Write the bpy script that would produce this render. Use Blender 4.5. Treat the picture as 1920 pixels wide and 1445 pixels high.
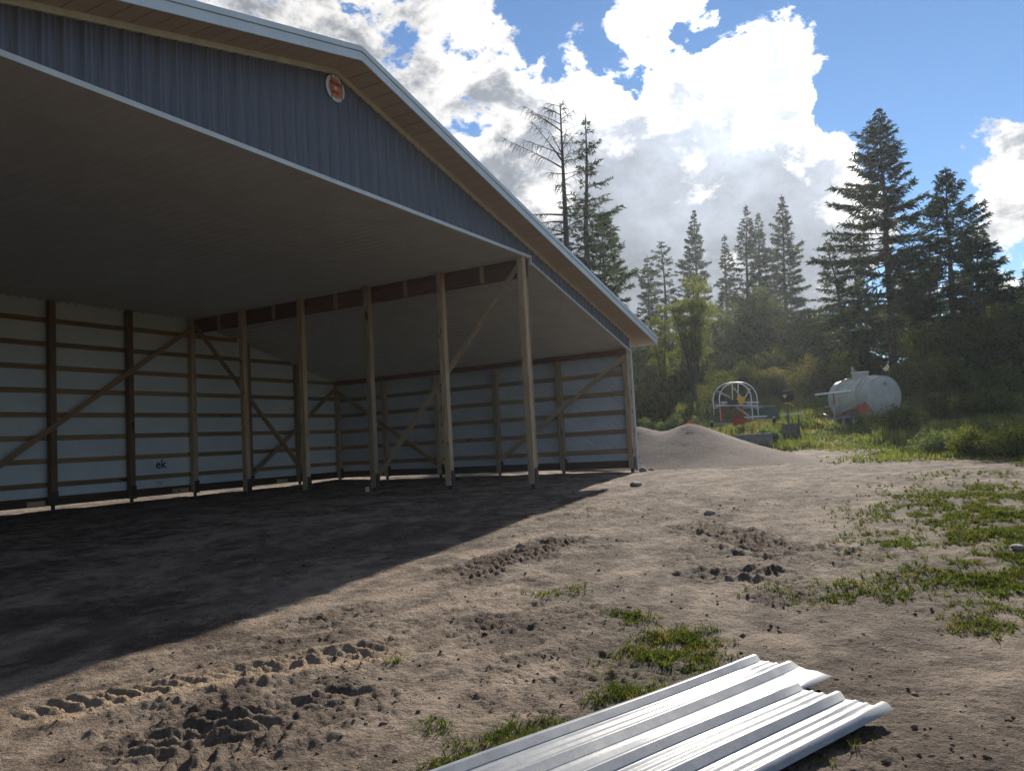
import bpy, bmesh, math, random
import numpy as np
from mathutils import Vector, Matrix
for o in list(bpy.data.objects): bpy.data.objects.remove(o)
scene = bpy.context.scene
COL = scene.collection
R_ = math.radians

# ------------------------------------------------------------------ camera (solved from the barn's vanishing points)
CX, CY = 960.0, 722.5
F = 1455.95
Wm = np.array([[0.48994226, -0.87004042, -0.05464665],
               [0.03679054, 0.08326624, -0.99584798],
               [0.87097821, 0.48589753, 0.0728049]])
HC = 1.106
cam_data = bpy.data.cameras.new('camera')
cam = bpy.data.objects.new('camera', cam_data); COL.objects.link(cam)
cam_data.sensor_width = 36.0
cam_data.lens = F / 1920 * 36.0
cam_data.clip_start = 0.05; cam_data.clip_end = 3000
r0, r1, r2 = Wm
cam.matrix_world = Matrix(((r0[0], -r1[0], -r2[0], 0), (r0[1], -r1[1], -r2[1], 0), (r0[2], -r1[2], -r2[2], HC), (0, 0, 0, 1)))
scene.camera = cam

SUN = Vector((0.89655, 0.16779, 0.40992)).normalized()
EXPOSURE = 1.78
SUN_STRENGTH = 2.65
SKY_STRENGTH = 0.052

def ray(px, py):
    return Wm.T @ np.array([px - CX, py - CY, F])
def P(px, py, r):                      # a pixel's direction at horizontal distance r
    d = ray(px, py); k = r / math.hypot(d[0], d[1]); return Vector((d[0] * k, d[1] * k, d[2] * k + HC))

scene.render.engine = 'CYCLES'
cy = scene.cycles; cy.max_bounces = 6; cy.diffuse_bounces = 4; cy.glossy_bounces = 2; cy.transmission_bounces = 3; cy.volume_bounces = 0
cy.caustics_reflective = False; cy.caustics_refractive = False
scene.view_settings.view_transform = 'Standard'
scene.view_settings.look = 'None'
scene.view_settings.gamma = 1
scene.view_settings.exposure = EXPOSURE
scene.view_settings.use_curve_mapping = False

# ------------------------------------------------------------------ node helpers
class NT:
    def __init__(s, tree): s.t = tree; s.n = tree.nodes; s.l = tree.links
    def node(s, typ, **kw):
        n = s.n.new(typ)
        for k, v in kw.items(): setattr(n, k, v)
        return n
    def set(s, sock, v):
        if isinstance(v, bpy.types.NodeSocket): s.l.new(v, sock)
        else: sock.default_value = v
    def math(s, op, a, b=0.0, c=None, clamp=False):
        n = s.node('ShaderNodeMath', operation=op); n.use_clamp = clamp
        s.set(n.inputs[0], a); s.set(n.inputs[1], b)
        if c is not None: s.set(n.inputs[2], c)
        return n.outputs[0]
    def vmath(s, op, a, b=None, scale=None):
        n = s.node('ShaderNodeVectorMath', operation=op)
        s.set(n.inputs[0], a)
        if b is not None: s.set(n.inputs[1], b)
        if scale is not None: s.set(n.inputs['Scale'], scale)
        return n.outputs['Value'] if op in ('DOT_PRODUCT', 'LENGTH') else n.outputs[0]
    def noise(s, vec, scale, detail=4, rough=0.5, dist=0.0, out='Fac'):
        n = s.node('ShaderNodeTexNoise')
        if vec is not None: s.set(n.inputs['Vector'], vec)
        s.set(n.inputs['Scale'], scale); n.inputs['Detail'].default_value = detail
        n.inputs['Roughness'].default_value = rough; n.inputs['Distortion'].default_value = dist
        return n.outputs[out]
    def ramp(s, fac, stops, interp='LINEAR'):
        n = s.node('ShaderNodeValToRGB'); s.set(n.inputs[0], fac); e = n.color_ramp.elements
        n.color_ramp.interpolation = interp
        while len(e) < len(stops): e.new(0.5)
        for el, (p, c) in zip(e, stops):
            el.position = p; el.color = (*c, 1) if len(c) == 3 else c
        return n.outputs[0]
    def mix(s, fac, a, b, blend='MIX'):
        n = s.node('ShaderNodeMix', data_type='RGBA', blend_type=blend)
        s.set(n.inputs[0], fac)
        s.set(n.inputs[6], a if isinstance(a, bpy.types.NodeSocket) else (*a, 1))
        s.set(n.inputs[7], b if isinstance(b, bpy.types.NodeSocket) else (*b, 1))
        return n.outputs[2]
    def smooth(s, x, a, b, lo=0.0, hi=1.0):
        n = s.node('ShaderNodeMapRange', interpolation_type='SMOOTHSTEP')
        s.set(n.inputs[0], x); n.inputs[1].default_value = a; n.inputs[2].default_value = b
        n.inputs[3].default_value = lo; n.inputs[4].default_value = hi
        return n.outputs[0]

# ------------------------------------------------------------------ sky with procedural broken cloud
def build_world():
    w = bpy.data.worlds.new('World'); scene.world = w; w.use_nodes = True
    t = NT(w.node_tree); t.n.clear()
    out = t.node('ShaderNodeOutputWorld'); bg = t.node('ShaderNodeBackground')
    sky = t.node('ShaderNodeTexSky', sky_type='NISHITA'); sky.sun_disc = False
    sky.sun_elevation = math.asin(SUN.z)
    sky.sun_rotation = math.atan2(SUN.x, SUN.y)
    sky.altitude = 700; sky.air_density = 1.0; sky.dust_density = 0.0; sky.ozone_density = 2.0
    tc = t.node('ShaderNodeTexCoord'); d = t.vmath('NORMALIZE', tc.outputs['Generated'])
    def blob(px, py, rad, amp):          # a cloud bank (or a clearing) around one direction of the sky
        v = ray(px, py); v = v / np.linalg.norm(v)
        k = 1.0 / (1 - math.cos(0.8 * rad / F))
        dt = t.vmath('DOT_PRODUCT', d, tuple(v))
        e = t.math('EXPONENT', t.math('MULTIPLY_ADD', dt, k, -k))
        return t.math('MULTIPLY', e, amp)
    def total(lst):
        s = None
        for b in lst:
            v = blob(*b); s = v if s is None else t.math('ADD', s, v)
        return s
    cover = total([(600, 10, 150, .50), (850, 40, 100, .42), (790, 165, 80, .42), (940, 150, 60, .30), (1085, 165, 55, .34), (1000, 265, 90, .42),
                   (1300, -10, 80, .45), (1220, 115, 75, .34), (1360, 165, 120, .42), (1480, 130, 90, .40), (1230, 250, 130, .42), (1440, 250, 110, .36),
                   (1120, 400, 190, .55), (1380, 380, 170, .5), (1200, 500, 190, .5), (1480, 520, 160, .5), (1560, 320, 70, .34), (1300, 520, 220, .55), (1570, 470, 100, .40), (950, 360, 120, .40),
                   (1890, 305, 50, .40), (1885, 405, 65, .46), (1150, 45, 26, .34),
                   (1760, 110, 210, -.55), (1660, 230, 60, -.2), (1010, 70, 70, -.35), (900, 225, 45, -.3), (740, 105, 45, -.2), (1130, 95, 45, -.35),
                   (1800, 570, 130, -.4), (1400, 40, 60, -.35), (1090, 225, 40, -.25), (1560, 210, 45, -.3)])
    shade = total([(1460, 320, 80, .55), (1180, 400, 150, .40), (1340, 500, 190, .55), (1480, 400, 110, .25), (980, 340, 80, .32), (1190, 235, 45, .25), (650, 25, 70, .28), (1300, 265, 30, .2), (1560, 520, 150, .4), (1160, 520, 150, .5)])
    st = t.vmath('MULTIPLY', d, (1.0, 1.0, 1.45))
    n1 = t.noise(st, 8.5, 7, 0.60, 0.2)
    n2 = t.noise(st, 24.0, 4, 0.65, 0.3)
    base = t.math('MULTIPLY_ADD', t.math('SUBTRACT', n2, 0.5), 0.75, t.math('MULTIPLY_ADD', n1, 2.5, -1.33))
    dens = t.math('ADD', base, cover)
    alpha = t.smooth(dens, -0.02, 0.16)
    n3 = t.noise(t.vmath('ADD', st, (3.1, 1.7, 0.4)), 11.0, 5, 0.62, 0.3)
    thick = t.smooth(t.math('ADD', t.math('MULTIPLY_ADD', n2, 1.2, t.math('MULTIPLY_ADD', n3, 3.2, -2.15)), t.math('ADD', t.math('MULTIPLY', dens, 0.45), t.math('MULTIPLY', shade, 0.95))), -0.08, 0.8)
    dsun = t.vmath('DOT_PRODUCT', d, tuple(SUN))
    glow = t.math('EXPONENT', t.math('MULTIPLY_ADD', dsun, 60.0, -60.0))       # forward scattering round the veiled sun
    glow2 = t.math('EXPONENT', t.math('MULTIPLY_ADD', dsun, 12.0, -12.0))
    bright = t.math('MULTIPLY_ADD', glow, 9.0, t.math('MULTIPLY_ADD', glow2, 1.6, 5.2))
    dark = t.math('MULTIPLY_ADD', glow, 3.5, t.math('MULTIPLY_ADD', glow2, 0.4, 1.65))
    cb = t.vmath('SCALE', (1.0, 0.985, 0.96), scale=bright)
    cd = t.vmath('SCALE', (0.86, 0.95, 1.10), scale=t.math('MULTIPLY', dark, t.math('MULTIPLY_ADD', n1, 1.1, t.math('MULTIPLY_ADD', n2, 0.7, 0.05))))
    cloud = t.mix(thick, cb, cd)
    skyc = t.mix(1.0, sky.outputs[0], (0.46, 0.59, 0.70), 'MULTIPLY')
    col = t.mix(alpha, skyc, cloud)
    t.l.new(col, bg.inputs[0]); bg.inputs[1].default_value = SKY_STRENGTH
    t.l.new(bg.outputs[0], out.inputs[0])
    w.cycles.sampling_method = 'MANUAL'; w.cycles.sample_map_resolution = 256
build_world()

sd = bpy.data.lights.new('sun', 'SUN'); sd.energy = SUN_STRENGTH; sd.angle = R_(0.6); sd.color = (1.0, 0.93, 0.82)
so = bpy.data.objects.new('sun', sd); COL.objects.link(so); so.location = (60, 10, 40)
so.rotation_euler = (-SUN).to_track_quat('-Z', 'Y').to_euler()

# ------------------------------------------------------------------ materials
MATS = {}
def material(name, rough=0.8, spec=0.3, metal=0.0):
    m = bpy.data.materials.new(name); m.use_nodes = True
    t = NT(m.node_tree); b = t.n['Principled BSDF']
    b.inputs['Roughness'].default_value = rough; b.inputs['Metallic'].default_value = metal
    b.inputs['Specular IOR Level'].default_value = spec
    MATS[name] = m
    return m, t, b
def objco(t): return t.node('ShaderNodeTexCoord').outputs['Object']
def bump(t, b, h, strength=0.3, dist=0.01):
    n = t.node('ShaderNodeBump'); n.inputs['Strength'].default_value = strength; n.inputs['Distance'].default_value = dist
    t.set(n.inputs['Height'], h); t.l.new(n.outputs[0], b.inputs['Normal'])
def plain(name, col, rough=0.7, spec=0.3, metal=0.0, var=0.25, scale=6.0, bstr=0.1):
    m, t, b = material(name, rough, spec, metal)
    n = t.noise(objco(t), scale, 5, 0.6)
    c = t.mix(t.smooth(n, 0.3, 0.7), tuple(x * (1 - var) for x in col), tuple(min(1, x * (1 + var * .6)) for x in col))
    t.l.new(c, b.inputs['Base Color'])
    if bstr: bump(t, b, t.noise(objco(t), scale * 8, 3), bstr, 0.004)
    return m
def wood(name, c0, c1, rough=0.75):
    m, t, b = material(name, rough, 0.25)
    co = objco(t)
    oi = t.node('ShaderNodeObjectInfo')
    off = t.vmath('SCALE', (7.3, 3.1, 5.7), scale=t.math('MULTIPLY', oi.outputs['Random'], 20.0))
    v = t.vmath('MULTIPLY', t.vmath('ADD', co, off), (1.0, 22.0, 22.0))
    g = t.noise(v, 1.3, 6, 0.6, 0.6)
    kn = t.noise(t.vmath('MULTIPLY', t.vmath('ADD', co, off), (2.2, 6, 6)), 1.2, 1, 0.4)
    c = t.mix(t.smooth(g, 0.3, 0.72), c0, c1)
    c = t.mix(t.smooth(kn, 0.70, 0.78), c, tuple(x * 0.4 for x in c0))
    tone = t.math('MULTIPLY_ADD', oi.outputs['Random'], 0.45, 0.75)
    c = t.vmath('SCALE', c, scale=tone)
    t.l.new(c, b.inputs['Base Color'])
    bump(t, b, g, 0.25, 0.004)
    return m
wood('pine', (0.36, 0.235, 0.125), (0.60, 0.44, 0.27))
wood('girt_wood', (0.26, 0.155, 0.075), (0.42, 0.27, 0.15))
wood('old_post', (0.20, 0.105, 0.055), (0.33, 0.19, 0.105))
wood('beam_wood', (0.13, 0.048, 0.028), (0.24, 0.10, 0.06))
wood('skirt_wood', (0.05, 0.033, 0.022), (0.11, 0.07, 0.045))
wood('grey_wood', (0.10, 0.08, 0.065), (0.22, 0.18, 0.15))
plain('black_steel', (0.025, 0.025, 0.028), 0.45, 0.5, 0.0, 0.3)
plain('ceiling_metal', (0.80, 0.795, 0.78), 0.24, 0.6, 0.0, 0.06, 1.5, 0.03)
plain('roof_metal', (0.12, 0.13, 0.15), 0.4, 0.5, 0.0, 0.1, 3, 0)
plain('cap_metal', (0.03, 0.03, 0.035), 0.4, 0.5, 0.0, 0.1, 3, 0)
plain('fascia_metal', (0.66, 0.71, 0.72), 0.35, 0.5, 0.0, 0.06, 2, 0)
plain('trim_white', (0.68, 0.68, 0.64), 0.4, 0.5, 0.0, 0.08, 2, 0)
plain('trim_beige', (0.60, 0.54, 0.38), 0.5, 0.4, 0.0, 0.15, 4, 0)
plain('screw_metal', (0.05, 0.05, 0.055), 0.4, 0.5, 0.0, 0.1, 3, 0)
plain('sign_white', (0.72, 0.74, 0.75), 0.5, 0.4, 0, 0.08, 10, 0)
plain('sign_orange', (0.75, 0.22, 0.07), 0.5, 0.4, 0, 0.12, 14, 0)
plain('sign_text', (0.08, 0.02, 0.02), 0.6, 0.3, 0, 0.1, 10, 0)
plain('navy_print', (0.02, 0.03, 0.09), 0.6, 0.3, 0, 0.1, 10, 0)
plain('pvc', (0.75, 0.75, 0.72), 0.4, 0.5, 0, 0.1, 10, 0)
plain('concrete', (0.20, 0.19, 0.18), 0.9, 0.2, 0, 0.3, 5, 0.4)
plain('stone', (0.27, 0.24, 0.21), 0.9, 0.2, 0, 0.35, 8, 0.5)
plain('white_paint', (0.70, 0.72, 0.72), 0.45, 0.5, 0, 0.12, 8, 0)
plain('galv', (0.42, 0.43, 0.44), 0.4, 0.5, 0.5, 0.2, 12, 0)
plain('red_paint', (0.42, 0.035, 0.025), 0.5, 0.4, 0, 0.3, 9, 0)
plain('rust_red', (0.25, 0.06, 0.035), 0.7, 0.3, 0, 0.4, 9, 0)
plain('yellow_paint', (0.75, 0.45, 0.04), 0.5, 0.4, 0, 0.2, 9, 0)
plain('green_cover', (0.035, 0.09, 0.075), 0.6, 0.3, 0, 0.3, 4, 0.2)
plain('orange_plastic', (0.80, 0.13, 0.03), 0.5, 0.4, 0, 0.1, 9, 0)
plain('tank_shell', (0.50, 0.47, 0.39), 0.5, 0.4, 0, 0.14, 2.2, 0.1)
plain('bright_steel', (0.8, 0.78, 0.74), 0.28, 0.5, 1.0, 0.1, 12, 0)
plain('rubber', (0.02, 0.02, 0.02), 0.8, 0.2, 0, 0.2, 9, 0)
plain('bark', (0.085, 0.062, 0.048), 0.95, 0.1, 0, 0.45, 5, 0.6)
plain('bark_grey', (0.07, 0.06, 0.052), 0.95, 0.1, 0, 0.4, 5, 0.6)

def mk_siding():
    m, t, b = material('siding_metal', 0.33, 0.5)
    co = objco(t)
    n = t.noise(t.vmath('MULTIPLY', co, (9, 1, .6)), 1.0, 4, 0.6)
    c = t.mix(t.smooth(n, 0.3, 0.7), (0.108, 0.106, 0.122), (0.132, 0.130, 0.148))
    t.l.new(c, b.inputs['Base Color'])
mk_siding()
def mk_soffit():
    m, t, b = material('soffit_vinyl', 0.6, 0.3)
    oi = t.node('ShaderNodeObjectInfo')
    n = t.noise(objco(t), 2.5, 4)
    c = t.mix(t.smooth(n, 0.25, 0.75), (0.50, 0.395, 0.285), (0.58, 0.465, 0.345))
    c = t.vmath('SCALE', c, scale=t.math('MULTIPLY_ADD', oi.outputs['Random'], 0.10, 0.93))
    t.l.new(c, b.inputs['Base Color'])
mk_soffit()
def mk_wrap(name, diag):
    m, t, b = material(name, 0.55, 0.3)
    co = objco(t)
    n = t.noise(co, 1.1, 4, 0.6)
    c = t.mix(t.smooth(n, 0.3, 0.75), (0.72, 0.74, 0.74), (0.82, 0.83, 0.82))
    t.l.new(c, b.inputs['Base Color'])
    wrk = t.noise(t.vmath('MULTIPLY', co, (1.6, 1.6, 0.8)), 3.5, 4, 0.6, 0.5)
    if diag:
        s = t.node('ShaderNodeSeparateXYZ'); t.l.new(co, s.inputs[0])
        # folds run diagonally down towards the front corner
        a = t.math('ADD', t.math('MULTIPLY', s.outputs['Z'], 0.80), t.math('MULTIPLY', s.outputs['Y'], -0.60))
        l = t.math('ADD', t.math('MULTIPLY', s.outputs['Z'], 0.60), t.math('MULTIPLY', s.outputs['Y'], 0.80))
        cv = t.node('ShaderNodeCombineXYZ'); t.l.new(t.math('MULTIPLY', a, 13.0), cv.inputs[0]); t.l.new(t.math('MULTIPLY', l, 0.9), cv.inputs[1])
        f = t.noise(cv.outputs[0], 1.0, 3, 0.55)
        rg = t.math('ABSOLUTE', t.math('SUBTRACT', f, 0.5))
        h = t.math('MULTIPLY_ADD', rg, -2.4, t.math('MULTIPLY', wrk, 0.5))
        bump(t, b, h, 1.0, 0.10)
    else:
        bump(t, b, wrk, 0.7, 0.05)
mk_wrap('wall_wrap_diag', True); mk_wrap('wall_wrap_flat', False)

def mk_sheet():
    m, t, b = material('galvanised_sheet', 0.3, 0.07, 0.0)
    co = objco(t)
    n = t.noise(co, 7, 5, 0.6)
    c = t.mix(t.smooth(n, 0.3, 0.7), (0.23, 0.245, 0.27), (0.29, 0.30, 0.315))
    d1 = t.noise(co, 120, 2, 0.5)
    dm = t.math('MULTIPLY', t.smooth(d1, 0.60, 0.68), t.smooth(t.noise(co, 4, 3), 0.35, 0.6))
    c = t.mix(t.math('MULTIPLY', dm, 0.8), c, (0.20, 0.16, 0.11))
    t.l.new(c, b.inputs['Base Color'])
    t.l.new(t.math('MULTIPLY_ADD', n, 0.15, t.math('MULTIPLY_ADD', dm, 0.4, 0.28)), b.inputs['Roughness'])
    bump(t, b, t.noise(co, 9, 3), 0.12, 0.01)
mk_sheet()

def leaf(name, c0, c1, trans=0.45, scale=0.6, tip=None):
    m = bpy.data.materials.new(name); m.use_nodes = True; MATS[name] = m
    t = NT(m.node_tree); t.n.clear()
    out = t.node('ShaderNodeOutputMaterial')
    co = objco(t); n = t.noise(co, scale, 4, 0.65); n2 = t.noise(co, scale * 9, 2)
    f = t.smooth(t.math('MULTIPLY_ADD', n2, 0.5, t.math('MULTIPLY', n, 0.6)), 0.35, 0.75)
    c = t.mix(f, c0, c1)
    if tip:
        c = t.mix(t.smooth(t.noise(co, scale * 2.2, 3), 0.55, 0.68), c, tip)
    oi = t.node('ShaderNodeObjectInfo')
    c = t.vmath('SCALE', c, scale=t.math('MULTIPLY_ADD', oi.outputs['Random'], 0.4, 0.8))
    d = t.node('ShaderNodeBsdfDiffuse'); tr = t.node('ShaderNodeBsdfTranslucent'); mx = t.node('ShaderNodeMixShader')
    t.l.new(c, d.inputs[0]); t.l.new(t.vmath('MULTIPLY', c, (1.5, 1.45, 0.7)), tr.inputs[0])
    mx.inputs[0].default_value = trans
    t.l.new(d.outputs[0], mx.inputs[1]); t.l.new(tr.outputs[0], mx.inputs[2]); t.l.new(mx.outputs[0], out.inputs[0])
    return m
leaf('needles', (0.026, 0.043, 0.026), (0.06, 0.085, 0.045), 0.3, 0.5)
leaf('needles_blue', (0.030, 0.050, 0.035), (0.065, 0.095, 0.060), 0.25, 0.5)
leaf('leaf_green', (0.07, 0.09, 0.026), (0.15, 0.17, 0.05), 0.5, 0.7)
leaf('leaf_dark', (0.045, 0.062, 0.022), (0.10, 0.12, 0.038), 0.45, 0.7, (0.14, 0.12, 0.05))
leaf('leaf_brown', (0.07, 0.075, 0.035), (0.13, 0.125, 0.055), 0.4, 0.8, (0.22, 0.145, 0.095))
leaf('leaf_sage', (0.10, 0.135, 0.075), (0.18, 0.22, 0.12), 0.4, 1.5)
leaf('grass_blade', (0.055, 0.080, 0.018), (0.125, 0.150, 0.040), 0.45, 1.6, (0.19, 0.16, 0.07))
leaf('field_grass', (0.06, 0.085, 0.026), (0.13, 0.15, 0.055), 0.45, 0.35, (0.22, 0.18, 0.10))
leaf('brush_mass', (0.03, 0.048, 0.022), (0.075, 0.09, 0.035), 0.35, 0.2, (0.11, 0.085, 0.045))

def mk_ground():
    m, t, b = material('dirt', 0.95, 0.12)
    co = objco(t)
    at = t.node('ShaderNodeAttribute', attribute_name='soil'); s = t.node('ShaderNodeSeparateColor'); t.l.new(at.outputs['Color'], s.inputs[0])
    n1 = t.noise(co, 0.55, 6, 0.62); n2 = t.noise(co, 5.0, 6, 0.65); n3 = t.noise(co, 55.0, 5, 0.65)
    nm = t.noise(t.vmath('ADD', co, (31.0, 7.0, 0.0)), 1.7, 6, 0.68, 0.4)
    f = t.math('ADD', t.math('ADD', t.math('MULTIPLY', n1, 0.30), t.math('MULTIPLY', nm, 0.45)), t.math('ADD', t.math('MULTIPLY', n2, 0.30), t.math('MULTIPLY', n3, 0.20)))
    c = t.mix(t.smooth(f, 0.53, 0.72), (0.070, 0.051, 0.038), (0.275, 0.213, 0.162))
    c = t.mix(t.smooth(n3, 0.60, 0.74), c, (0.34, 0.28, 0.225))
    c = t.mix(t.math('MULTIPLY', s.outputs[0], 0.85), c, t.mix(n2, (0.050, 0.036, 0.027), (0.105, 0.077, 0.058)))
    c = t.mix(t.math('MULTIPLY', s.outputs[2], 0.8), c, t.mix(n2, (0.28, 0.20, 0.13), (0.37, 0.275, 0.19)))
    c = t.mix(s.outputs[1], c, t.mix(n2, (0.05, 0.062, 0.022), (0.11, 0.12, 0.045)))
    t.l.new(c, b.inputs['Base Color'])
    h = t.math('ADD', t.math('MULTIPLY', n3, 0.5), t.math('MULTIPLY', t.noise(co, 22.0, 4, 0.6), 1.0))
    bump(t, b, h, 1.0, 0.05)
mk_ground()
def mk_gravel():
    m, t, b = material('gravel', 0.95, 0.1)
    co = objco(t)
    v = t.node('ShaderNodeTexVoronoi'); t.l.new(co, v.inputs['Vector']); v.inputs['Scale'].default_value = 32
    n = t.noise(co, 0.9, 5, 0.6)
    c = t.mix(t.smooth(n, 0.3, 0.7), (0.13, 0.098, 0.083), (0.18, 0.142, 0.12))
    c = t.mix(0.35, c, v.outputs['Color'], 'SOFT_LIGHT')
    t.l.new(c, b.inputs['Base Color'])
    bump(t, b, v.outputs['Distance'], 0.8, 0.03)
mk_gravel()

# ------------------------------------------------------------------ object helpers
WORLD = {}
def link(o, parent=None, mw=None, **props):
    COL.objects.link(o)
    mw = mw if mw is not None else Matrix.Identity(4)
    WORLD[o] = mw
    if parent is not None:
        o.parent = parent; o.matrix_basis = WORLD[parent].inverted() @ mw
    else: o.matrix_basis = mw
    for k, v in props.items(): o[k] = v
    return o
def empty(name, loc, label, category, group=None, rz=0.0):
    o = bpy.data.objects.new(name, None); o.empty_display_size = 0.3
    link(o, None, Matrix.Translation(Vector(loc)) @ Matrix.Rotation(rz, 4, 'Z'), label=label, category=category)
    if group: o['group'] = group
    return o
def mesh_np(name, V, Fc, mat, smooth=False):
    """V (n,3); Fc (m,k) constant k"""
    V = np.asarray(V, np.float32); Fc = np.asarray(Fc, np.int32)
    me = bpy.data.meshes.new(name); k = Fc.shape[1]
    me.vertices.add(len(V)); me.vertices.foreach_set('co', V.ravel())
    me.loops.add(Fc.size); me.loops.foreach_set('vertex_index', Fc.ravel())
    me.polygons.add(len(Fc)); me.polygons.foreach_set('loop_start', np.arange(0, Fc.size, k, dtype=np.int32))
    me.update(calc_edges=True)
    if smooth: me.polygons.foreach_set('use_smooth', np.ones(len(Fc), bool))
    me.materials.append(MATS[mat])
    return me
class MB:
    def __init__(s): s.v = []; s.f = []
    def add(s, vs, fs):
        o = len(s.v); s.v += [tuple(x) for x in vs]; s.f += [tuple(i + o for i in q) for q in fs]; return s
    def box(s, c, size, m=None):
        x, y, z = (a / 2 for a in size); c = Vector(c)
        vs = [Vector((sx * x, sy * y, sz * z)) for sx in (-1, 1) for sy in (-1, 1) for sz in (-1, 1)]
        if m is not None: vs = [m @ v for v in vs]
        return s.add([v + c for v in vs], [(0, 1, 3, 2), (4, 6, 7, 5), (0, 4, 5, 1), (2, 3, 7, 6), (0, 2, 6, 4), (1, 5, 7, 3)])
    def tube(s, pts, r, n=6, caps=True):
        pts = [Vector(p) for p in pts]; rs = r if isinstance(r, (list, tuple)) else [r] * len(pts)
        o = len(s.v); k = len(pts)
        ref = Vector((0.31, 0.17, 1)).normalized()
        for i, p in enumerate(pts):
            d = (pts[min(i + 1, k - 1)] - pts[max(i - 1, 0)])
            d = d.normalized() if d.length > 1e-9 else Vector((0, 0, 1))
            a = d.cross(ref if abs(d.dot(ref)) < 0.95 else Vector((1, 0, 0))).normalized(); b = d.cross(a)
            for j in range(n):
                q = 2 * math.pi * j / n
                s.v.append(tuple(p + (a * math.cos(q) + b * math.sin(q)) * rs[i]))
        for i in range(k - 1):
            for j in range(n):
                s.f.append((o + i * n + j, o + i * n + (j + 1) % n, o + (i + 1) * n + (j + 1) % n, o + (i + 1) * n + j))
        if caps:
            s.f.append(tuple(o + j for j in reversed(range(n)))); s.f.append(tuple(o + (k - 1) * n + j for j in range(n)))
        return s
    def prism(s, poly, a, b):
        """poly: list of Vector, extruded by vector b-a"""
        n = len(poly); d = Vector(b) - Vector(a)
        vs = [Vector(p) for p in poly] + [Vector(p) + d for p in poly]
        fs = [tuple(reversed(range(n))), tuple(range(n, 2 * n))] + [(i, (i + 1) % n, n + (i + 1) % n, n + i) for i in range(n)]
        return s.add(vs, fs)
    def mesh(s, name, mat, smooth=False, bevel=0.0):
        me = bpy.data.meshes.new(name); me.from_pydata(s.v, [], s.f)
        bm = bmesh.new(); bm.from_mesh(me)
        bmesh.ops.recalc_face_normals(bm, faces=bm.faces)
        if bevel: bmesh.ops.bevel(bm, geom=list(bm.edges), offset=bevel, segments=1, affect='EDGES', clamp_overlap=True)
        bm.to_mesh(me); bm.free()
        if smooth: me.polygons.foreach_set('use_smooth', np.ones(len(me.polygons), bool))
        me.materials.append(MATS[mat]); return me
    def build(s, name, mat, parent=None, mw=None, smooth=False, bevel=0.0, **props):
        return link(bpy.data.objects.new(name, s.mesh(name, mat, smooth, bevel)), parent, mw, **props)

# ------------------------------------------------------------------ numpy noise
def vnoise(x, y, seed=0):
    xi = np.floor(x).astype(np.int64); yi = np.floor(y).astype(np.int64); xf = x - xi; yf = y - yi
    def h(a, b):
        n = (a * 374761393 + b * 668265263 + seed * 144269) & 0xFFFFFFFF
        n = ((n ^ (n >> 13)) * 1274126177) & 0xFFFFFFFF
        return ((n ^ (n >> 16)) & 0xFFFF) / 65535.0
    u = xf * xf * (3 - 2 * xf); v = yf * yf * (3 - 2 * yf)
    return (h(xi, yi) * (1 - u) + h(xi + 1, yi) * u) * (1 - v) + (h(xi, yi + 1) * (1 - u) + h(xi + 1, yi + 1) * u) * v
def fbm(x, y, oct=4, seed=0, gain=0.5):
    s = 0; a = 1; t = 0
    for i in range(oct):
        s = s + a * vnoise(x * 2 ** i + 17.3 * i, y * 2 ** i - 9.1 * i, seed + i); t += a; a *= gain
    return s / t
def sstep(a, b, x):
    t = np.clip((x - a) / (b - a), 0, 1); return t * t * (3 - 2 * t)

# ------------------------------------------------------------------ ground
RK = [0, 30, 35, 42, 50, 60, 75, 100, 150, 300, 900]
ZK = [0, 0, 0.15, 0.85, 1.7, 3.8, 5.2, 7.5, 9.5, 11, 12]
def base_z(x, y):
    x = np.asarray(x, float); y = np.asarray(y, float)
    r = np.hypot(x, y)
    return -0.32 * (1 - sstep(5, 17, r)) + np.interp(r, RK, ZK)
def G(px, py):                          # where a pixel's ray meets the ground
    d = ray(px, py); prev = 0.5
    for r in np.geomspace(1.0, 300, 1500):
        k = r / math.hypot(d[0], d[1])
        if d[2] * k + HC < base_z(d[0] * k, d[1] * k):
            lo, hi = prev, r
            for _ in range(30):
                mid = (lo + hi) / 2; k = mid / math.hypot(d[0], d[1])
                if d[2] * k + HC < base_z(d[0] * k, d[1] * k): hi = mid
                else: lo = mid
            k = hi / math.hypot(d[0], d[1]); return np.array([d[0] * k, d[1] * k])
        prev = r
    k = 300 / math.hypot(d[0], d[1]); return np.array([d[0] * k, d[1] * k])

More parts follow.
